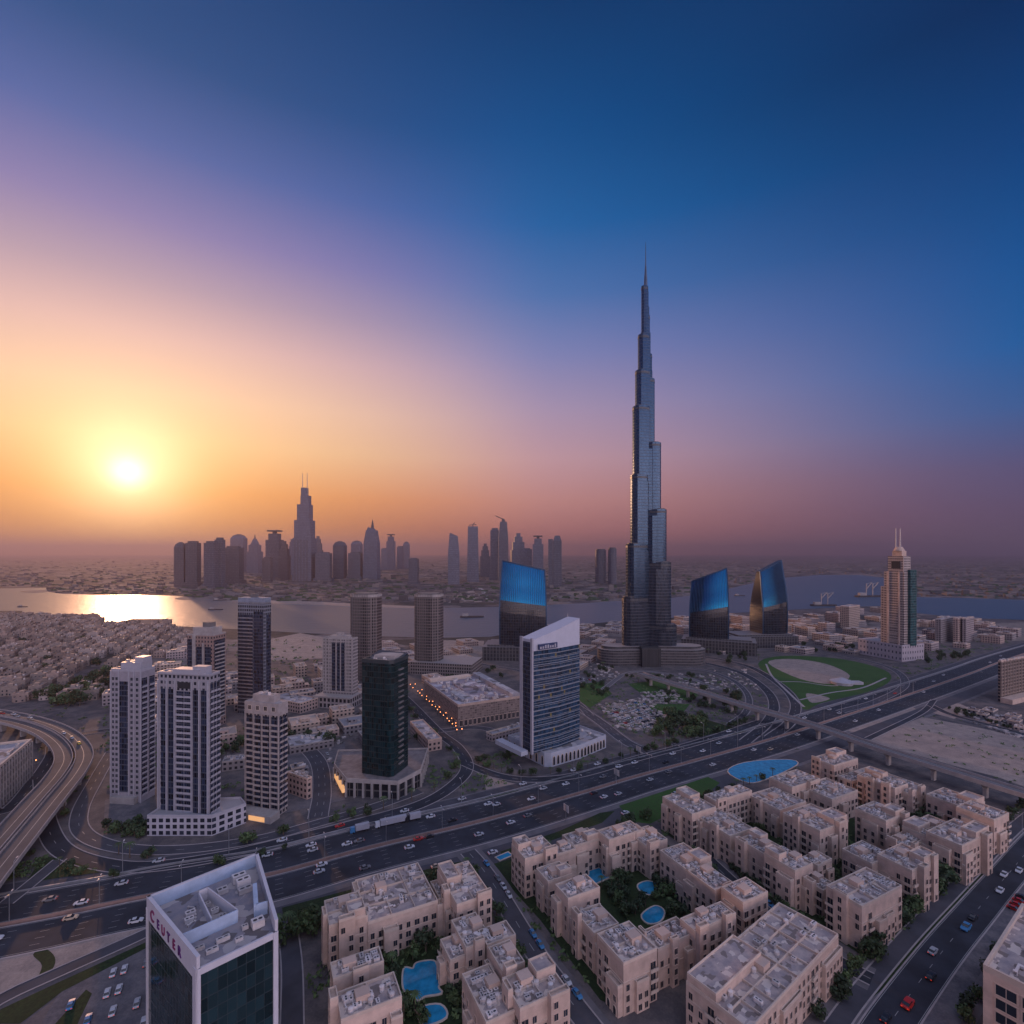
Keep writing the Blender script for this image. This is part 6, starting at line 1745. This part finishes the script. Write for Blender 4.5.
POOLPX = [[(720, 774), (745, 758), (790, 755), (803, 765), (770, 784), (745, 788)], [(577, 872), (603, 858), (622, 875), (594, 891)], [(605, 859), (624, 850), (642, 866), (623, 880)], [(632, 886), (648, 877), (662, 886), (652, 902), (638, 898)], [(636, 916), (655, 902), (668, 912), (662, 930), (645, 932)], [(396, 974), (420, 955), (448, 970), (448, 1000), (418, 1008), (398, 995)], [(414, 1010), (440, 1002), (450, 1020), (424, 1032)]]
BLK = []
for o in THINGS:
    if o['category'] == 'apartment block':
        w = [c for c in o.children if c.name.startswith('wall')][0]
        ws = [Vector(v.co) for v in w.data.vertices]; BLK.append((o, max(v.x for v in ws), max(v.y for v in ws)))
def in_block(p, m=1.2):
    for o, w, d in BLK:
        x, y = world_to_local(o, p)
        if -m < x < w + m and -m < y < d + m: return True
    return False
def grove(polypx, n, h, label, group, seed, palm=.0, mind=3.2):
    r = random.Random(seed); xs = [p[0] for p in polypx]; ys = [p[1] for p in polypx]; got = []; tries = 0
    while len(got) < n and tries < n * 80:
        tries += 1
        px, py = r.uniform(min(xs), max(xs)), r.uniform(min(ys), max(ys))
        if not in_poly(px, py, polypx): continue
        p = G(px, py)
        if in_block(p) or any(in_poly(px, py, q) for q in POOLPX) or any((q - p).length < mind for q in got) or not clear(p, 1.0): continue
        got.append(p); tree(p, r.uniform(*h), label, group, r.random() < palm)
def tree_row(path, d0, d1, step, off, h, label, group, seed, pr=.9, palm=0):
    r = random.Random(seed); d = d0
    while d < d1:
        if r.random() < pr:
            p, _ = path.at(d, off + r.uniform(-.8, .8))
            px, py = PX(p)
            if -5 < px < 1030 and py < 1035 and not in_block(p, .8): tree(p, r.uniform(*h), label, group, r.random() < palm)
        d += step * r.uniform(.8, 1.2)
d_a, d_b = hw_d(282), hw_d(430)
for off, sd in ((-43.5, 1), (-46.5, 2)):
    tree_row(HW, d_a - 6, d_b, 4.2, off, (5, 8), 'dark leafy tree in the hedge row behind the left courtyard', 'hedge trees behind the left courtyard', sd, .9, .25)
tree_row(HW, hw_d(500), hw_d(600), 4.5, -43, (4, 6.5), 'small tree in the verge row behind the middle courtyard', 'verge trees behind the middle courtyard', 3, .8, .3)
grove([(600, 885), (640, 870), (690, 890), (700, 905), (660, 935), (625, 925)], 22, (3.5, 6), 'dense tree among the pools of the middle courtyard', 'trees of the middle courtyard', 11, .2, 2.4)
grove([(380, 960), (455, 945), (470, 1000), (440, 1024), (385, 1020)], 18, (4, 6.5), 'leafy tree round the pool of the left courtyard', 'trees of the left courtyard', 12, .35)
grove([(880, 985), (930, 930), (985, 880), (1000, 862), (1008, 850), (985, 850), (930, 885), (890, 930), (868, 965)], 46, (5.5, 9), 'dense dark tree between the right estate and the avenue', 'dark trees beside the right avenue', 13, .05, 2.8)
tree_row(ST1, 10, ST1.len - 8, 5, -7.5, (3, 5.5), 'small tree on the left verge of the courtyard street', 'verge trees of the courtyard street', 14, .0)
tree_row(ST1, 10, ST1.len - 8, 4.6, -6.6, (3, 5.5), 'small tree beside the street below the middle courtyard', 'trees on the courtyard street', 15, .85, .2)
tree_row(ST2, 4, ST2.len - 20, 4.2, 6.0, (3, 5.5), 'small tree before the right estate lane fronts', 'trees on the estate lane', 16, .85, .2)
tree_row(ST2, 4, ST2.len - 26, 5, -6.5, (3.5, 6), 'small tree on the near side of the estate lane', 'near trees of the estate lane', 17, .7, .2)
grove([(835, 985), (862, 1000), (868, 1024), (830, 1030), (835, 1005)], 12, (5, 8), 'dense dark tree beside the terrace block at bottom right', 'trees right of the terrace block', 18)
grove([(720, 850), (760, 830), (760, 850), (735, 862)], 7, (4, 6), 'tree in the first inner court of the right estate', 'trees in the first inner court of the right estate', 19, .2)
grove([(828, 800), (880, 790), (900, 805), (860, 800), (850, 812)], 10, (4, 7), 'tree in the far inner court of the right estate', 'trees in the far inner court of the right estate', 20, .2)
grove([(910, 812), (950, 815), (958, 825), (915, 828)], 9, (4, 6.5), 'tree in the court nearest the viaduct', 'trees in the court nearest the viaduct', 21, .2)
grove([(800, 880), (845, 868), (862, 880), (820, 890)], 7, (3, 5), 'tree in the narrow near court of the right estate', 'trees in the narrow near court', 22, .2)
grove([(700, 960), (770, 935), (770, 950), (705, 985)], 12, (3.5, 6), 'tree in the gap before the terrace block', 'trees before the terrace block', 23, .1)
grove([(664, 712), (695, 718), (715, 726), (690, 738), (655, 736)], 26, (6, 10), 'dark tree of the grove below the viaduct start', 'grove below the viaduct', 24, 0, 4)
grove([(580, 686), (600, 684), (628, 690), (600, 704)], 8, (5, 8), 'tree on the green slope left of the tallest tower', 'trees left of the tallest tower', 25)
grove([(60, 690), (110, 676), (108, 704), (55, 708), (30, 704)], 26, (9, 14), 'large dark tree between villas and flyover', 'dark trees between villas and flyover', 26, 0, 7)
grove([(105, 822), (112, 834), (140, 838), (146, 828), (140, 815), (128, 832)], 16, (4, 6.5), 'leafy tree on the curved verge before the long white podium', 'trees before the white podium', 27)
grove([(285, 742), (336, 735), (330, 752), (290, 758)], 8, (6, 9), 'dark tree among the sheds left of the green tower', 'trees among the sheds', 28)
grove([(232, 752), (262, 730), (300, 728), (280, 745)], 8, (6, 10), 'dark tree behind the pink crowned tower', 'trees behind the pink crowned tower', 29)
grove([(500, 640), (520, 636), (520, 652), (494, 658), (480, 652)], 10, (9, 14), 'dark tree by the creek left of the blue topped tower', 'trees by the creek', 30, 0, 8)
grove([(-20, 880), (20, 850), (40, 838), (36, 860), (0, 900)], 8, (3, 5), 'scrubby tree under the lower end of the flyover', 'trees under the flyover', 31)
grove([(700, 690), (735, 692), (745, 705), (710, 702)], 9, (5, 8), 'tree inside the slip road loop', 'trees in the slip road loop', 32)
grove([(610, 676), (690, 676), (700, 682), (612, 684)], 16, (4, 7), 'small tree along the front of the tallest tower podium', 'trees before the tallest tower', 33, .3, 5)
grove([(0, 640), (80, 628), (160, 632), (180, 650), (100, 668), (0, 690)], 26, (7, 10), 'dark tree between the villas of the left estate', 'trees between the villas', 34, 0, 8)
grove([(920, 655), (990, 652), (1000, 662), (930, 668)], 12, (6, 9), 'dark tree right of the hotel podium', 'trees right of the hotel', 35, 0, 8)
tree_row(RSA, 40, RSA.len - 10, 9, 7.5, (4, 7), 'small tree along the curved service road round the towers', 'trees on the curved service road', 51, .6, .3)
tree_row(RSA, 40, 240, 8, -7.5, (3, 5), 'shrubby tree between the curved roads at lower left', 'trees between the curved roads', 52, .5, .2)
tree_row(FR, 5, FR.len - 5, 8, 6.5, (4, 6), 'small tree on the verge below the sail topped tower', 'trees below the sail topped tower', 53, .7, .4)
grove([(470, 745), (500, 735), (515, 755), (490, 765)], 8, (3, 5), 'small tree beside the arcaded podium', 'trees beside the arcaded podium', 54, .4)
grove([(425, 672), (500, 660), (520, 676), (430, 684)], 10, (5, 8), 'tree behind the mall', 'trees behind the mall', 55, .2, 5)
grove([(590, 660), (620, 655), (606, 680), (580, 684)], 8, (5, 8), 'tree left of the tallest tower podium', 'trees left of the tallest tower podium', 56, .2, 5)
grove([(716, 646), (760, 660), (740, 668), (705, 656)], 12, (5, 8), 'tree between slip roads and curved towers', 'trees between slip roads and curved towers', 57, .2, 5)
grove([(800, 646), (860, 648), (858, 654), (800, 652)], 10, (6, 9), 'tree on the far side of the green oval', 'trees on the far side of the green oval', 58, .2, 6)
grove([(660, 690), (750, 712), (742, 722), (655, 700)], 14, (4, 7), 'tree beneath the viaduct', 'trees beneath the viaduct', 59, .1, 4)
grove([(940, 705), (1000, 722), (1024, 735), (1000, 730), (950, 714)], 12, (3, 5), 'low tree along the sand lot edge at right', 'trees along the right sand lots', 60, .0, 4)
grove([(160, 745), (250, 735), (245, 770), (222, 790)], 14, (5, 8), 'tree behind the two white towers', 'trees behind the two white towers', 61, .2, 4)
grove([(290, 800), (330, 795), (326, 812), (290, 822)], 7, (3, 5), 'small tree beside the lane left of the green tower', 'trees left of the green tower', 62, .4)
grove([(395, 745), (430, 735), (440, 748), (430, 762)], 8, (3.5, 5.5), 'small tree right of the green tower', 'trees right of the green tower', 63, .4)
tree_row(ST3, 60, ST3.len, 7, 11.5, (4, 6), 'street tree beside the parked row along the corner office', 'street trees by the corner office', 66, .6)
tree_row(ST3, 60, ST3.len, 6, -17.5, (4, 7), 'dark street tree on the left pavement of the avenue', 'street trees of the right avenue', 64, .7)
tree_row(HW, hw_d(640), hw_d(720), 6, -44, (3.5, 5.5), 'small tree along the edge of the big lawn', 'trees along the big lawn', 65, .6, .3)
plant_all()
def ground_cover():
    r = random.Random(99); mb = MB(); rb = MB(); n = 0
    areas = [([(100, 690), (330, 660), (420, 690), (430, 800), (260, 826), (105, 836)], 420, 1.0), ([(425, 735), (520, 740), (610, 760), (560, 784), (480, 800), (430, 790)], 140, .9),
             ([(575, 680), (750, 670), (790, 735), (680, 745), (600, 730)], 420, 1.0), ([(880, 640), (1024, 640), (1024, 655), (900, 690)], 160, 1.2), ([(20, 700), (110, 715), (100, 790), (60, 800)], 60, 1.0),
             ([(0, 870), (60, 850), (110, 880), (0, 905)], 60, .8), ([(160, 640), (330, 640), (330, 680), (180, 700)], 200, 1.5), ([(900, 700), (1024, 735), (1024, 790), (880, 740)], 60, .8), ([(640, 830), (800, 760), (1010, 830), (870, 980), (720, 900)], 200, .9), ([(300, 900), (470, 870), (640, 950), (560, 1024), (300, 1024)], 160, .9)]
    for P, n, s in areas:
        xs = [p[0] for p in P]; ys = [p[1] for p in P]; k = t = 0
        while k < n and t < n * 20:
            t += 1; px, py = r.uniform(min(xs), max(xs)), r.uniform(min(ys), max(ys))
            if not in_poly(px, py, P) or any(in_poly(px, py, q) for q in POOLPX): continue
            p = G(px, py)
            if not clear(p, .6) or in_block(p, .4): continue
            k += 1; q = r.uniform(.8, 2.2) * s
            for _ in range(7):
                c = Vector((p.x + r.uniform(-q, q), p.y + r.uniform(-q, q), r.uniform(.3, q * .9)))
                a = Vector((r.gauss(0, 1), r.gauss(0, 1), r.gauss(0, .6))).normalized() * r.uniform(.4, .9) * s; b = a.orthogonal().normalized() * r.uniform(.4, .9) * s
                mb.add([c + a, c + b, c - a, c - b], [(0, 1, 2, 3)])
    o = mb.obj('shrub_cover', LEAF); o['kind'] = 'stuff'
    for P, n in (([(598, 704), (640, 698), (668, 716), (650, 734), (618, 730)], 240), ([(640, 693), (676, 690), (684, 702), (650, 706)], 120), ([(590, 664), (615, 655), (620, 680), (588, 682)], 90), ([(655, 676), (745, 668), (760, 690), (700, 692)], 160), ([(955, 717), (985, 709), (1040, 730), (1040, 745)], 120), ([(265, 690), (400, 690), (340, 760), (262, 800)], 150)):
        xs = [p[0] for p in P]; ys = [p[1] for p in P]; k = t = 0
        while k < n and t < n * 20:
            t += 1; px, py = r.uniform(min(xs), max(xs)), r.uniform(min(ys), max(ys))
            if not in_poly(px, py, P): continue
            p = G(px, py)
            if not clear(p, .6): continue
            k += 1; a = r.uniform(0, 3); w, d, h = r.uniform(.6, 2.6), r.uniform(.5, 1.6), r.uniform(.3, 1.6)
            ca, sa = math.cos(a), math.sin(a)
            rb.prism([(p.x + x * ca - y * sa, p.y + x * sa + y * ca) for x, y in ((-w, -d), (w, -d), (w, d), (-w, d))], 0, h, r.randrange(3))
    o = rb.obj('site_rubble', [KERB, mat('pale_rubble', (.50, .43, .40)), DCONC]); o['kind'] = 'stuff'
ground_cover()
# round roofed kiosk on the green oval
def pavilion():
    p = G(842, 684); t = thing('pavilion', 'small white tent roofed pavilion on the green oval', 'pavilion', (p.x, p.y, 0))
    MB().cyl(0, 0, 11, 0, 3.2, 12).obj('wall', WHITE, t); MB().cyl(0, 0, 12.5, 3.2, 7, 12, 0, 2).obj('roof', WHITE, t); MB().box(10, 22, -4, 4, 0, 3).obj('annex', WHITE, t)
pavilion()

# ---------------------------------------------------------------- labels that would repeat get their place in the picture
ORD = 'first second third fourth fifth sixth seventh eighth ninth tenth eleventh twelfth thirteenth fourteenth fifteenth sixteenth seventeenth eighteenth nineteenth twentieth'.split()
TENS = {2: 'twenty', 3: 'thirty', 4: 'forty', 5: 'fifty', 6: 'sixty', 7: 'seventy'}
def ordw(i):
    if i < 20: return ORD[i]
    t, u = divmod(i + 1, 10); return TENS[t] + ('-' + ORD[u - 1] if u else ('th' if False else ' odd'))
by = {}
for o in THINGS: by.setdefault(o['label'], []).append(o)
for lab, lst in by.items():
    if len(lst) < 2 or lst[0]['category'] == 'villa': continue
    lst.sort(key=lambda o: PX(o.matrix_basis.translation)[0])
    n = len(lst)
    if n <= 19:
        for i, o in enumerate(lst): o['label'] = lab + ', ' + (ordw(i) + ' from left' if i < n - 1 else 'rightmost')
    else:
        for i, o in enumerate(lst): o['label'] = lab + ', ' + (ordw(i) + ' from left' if i < 20 else ordw(n - 1 - i) + ' from right')
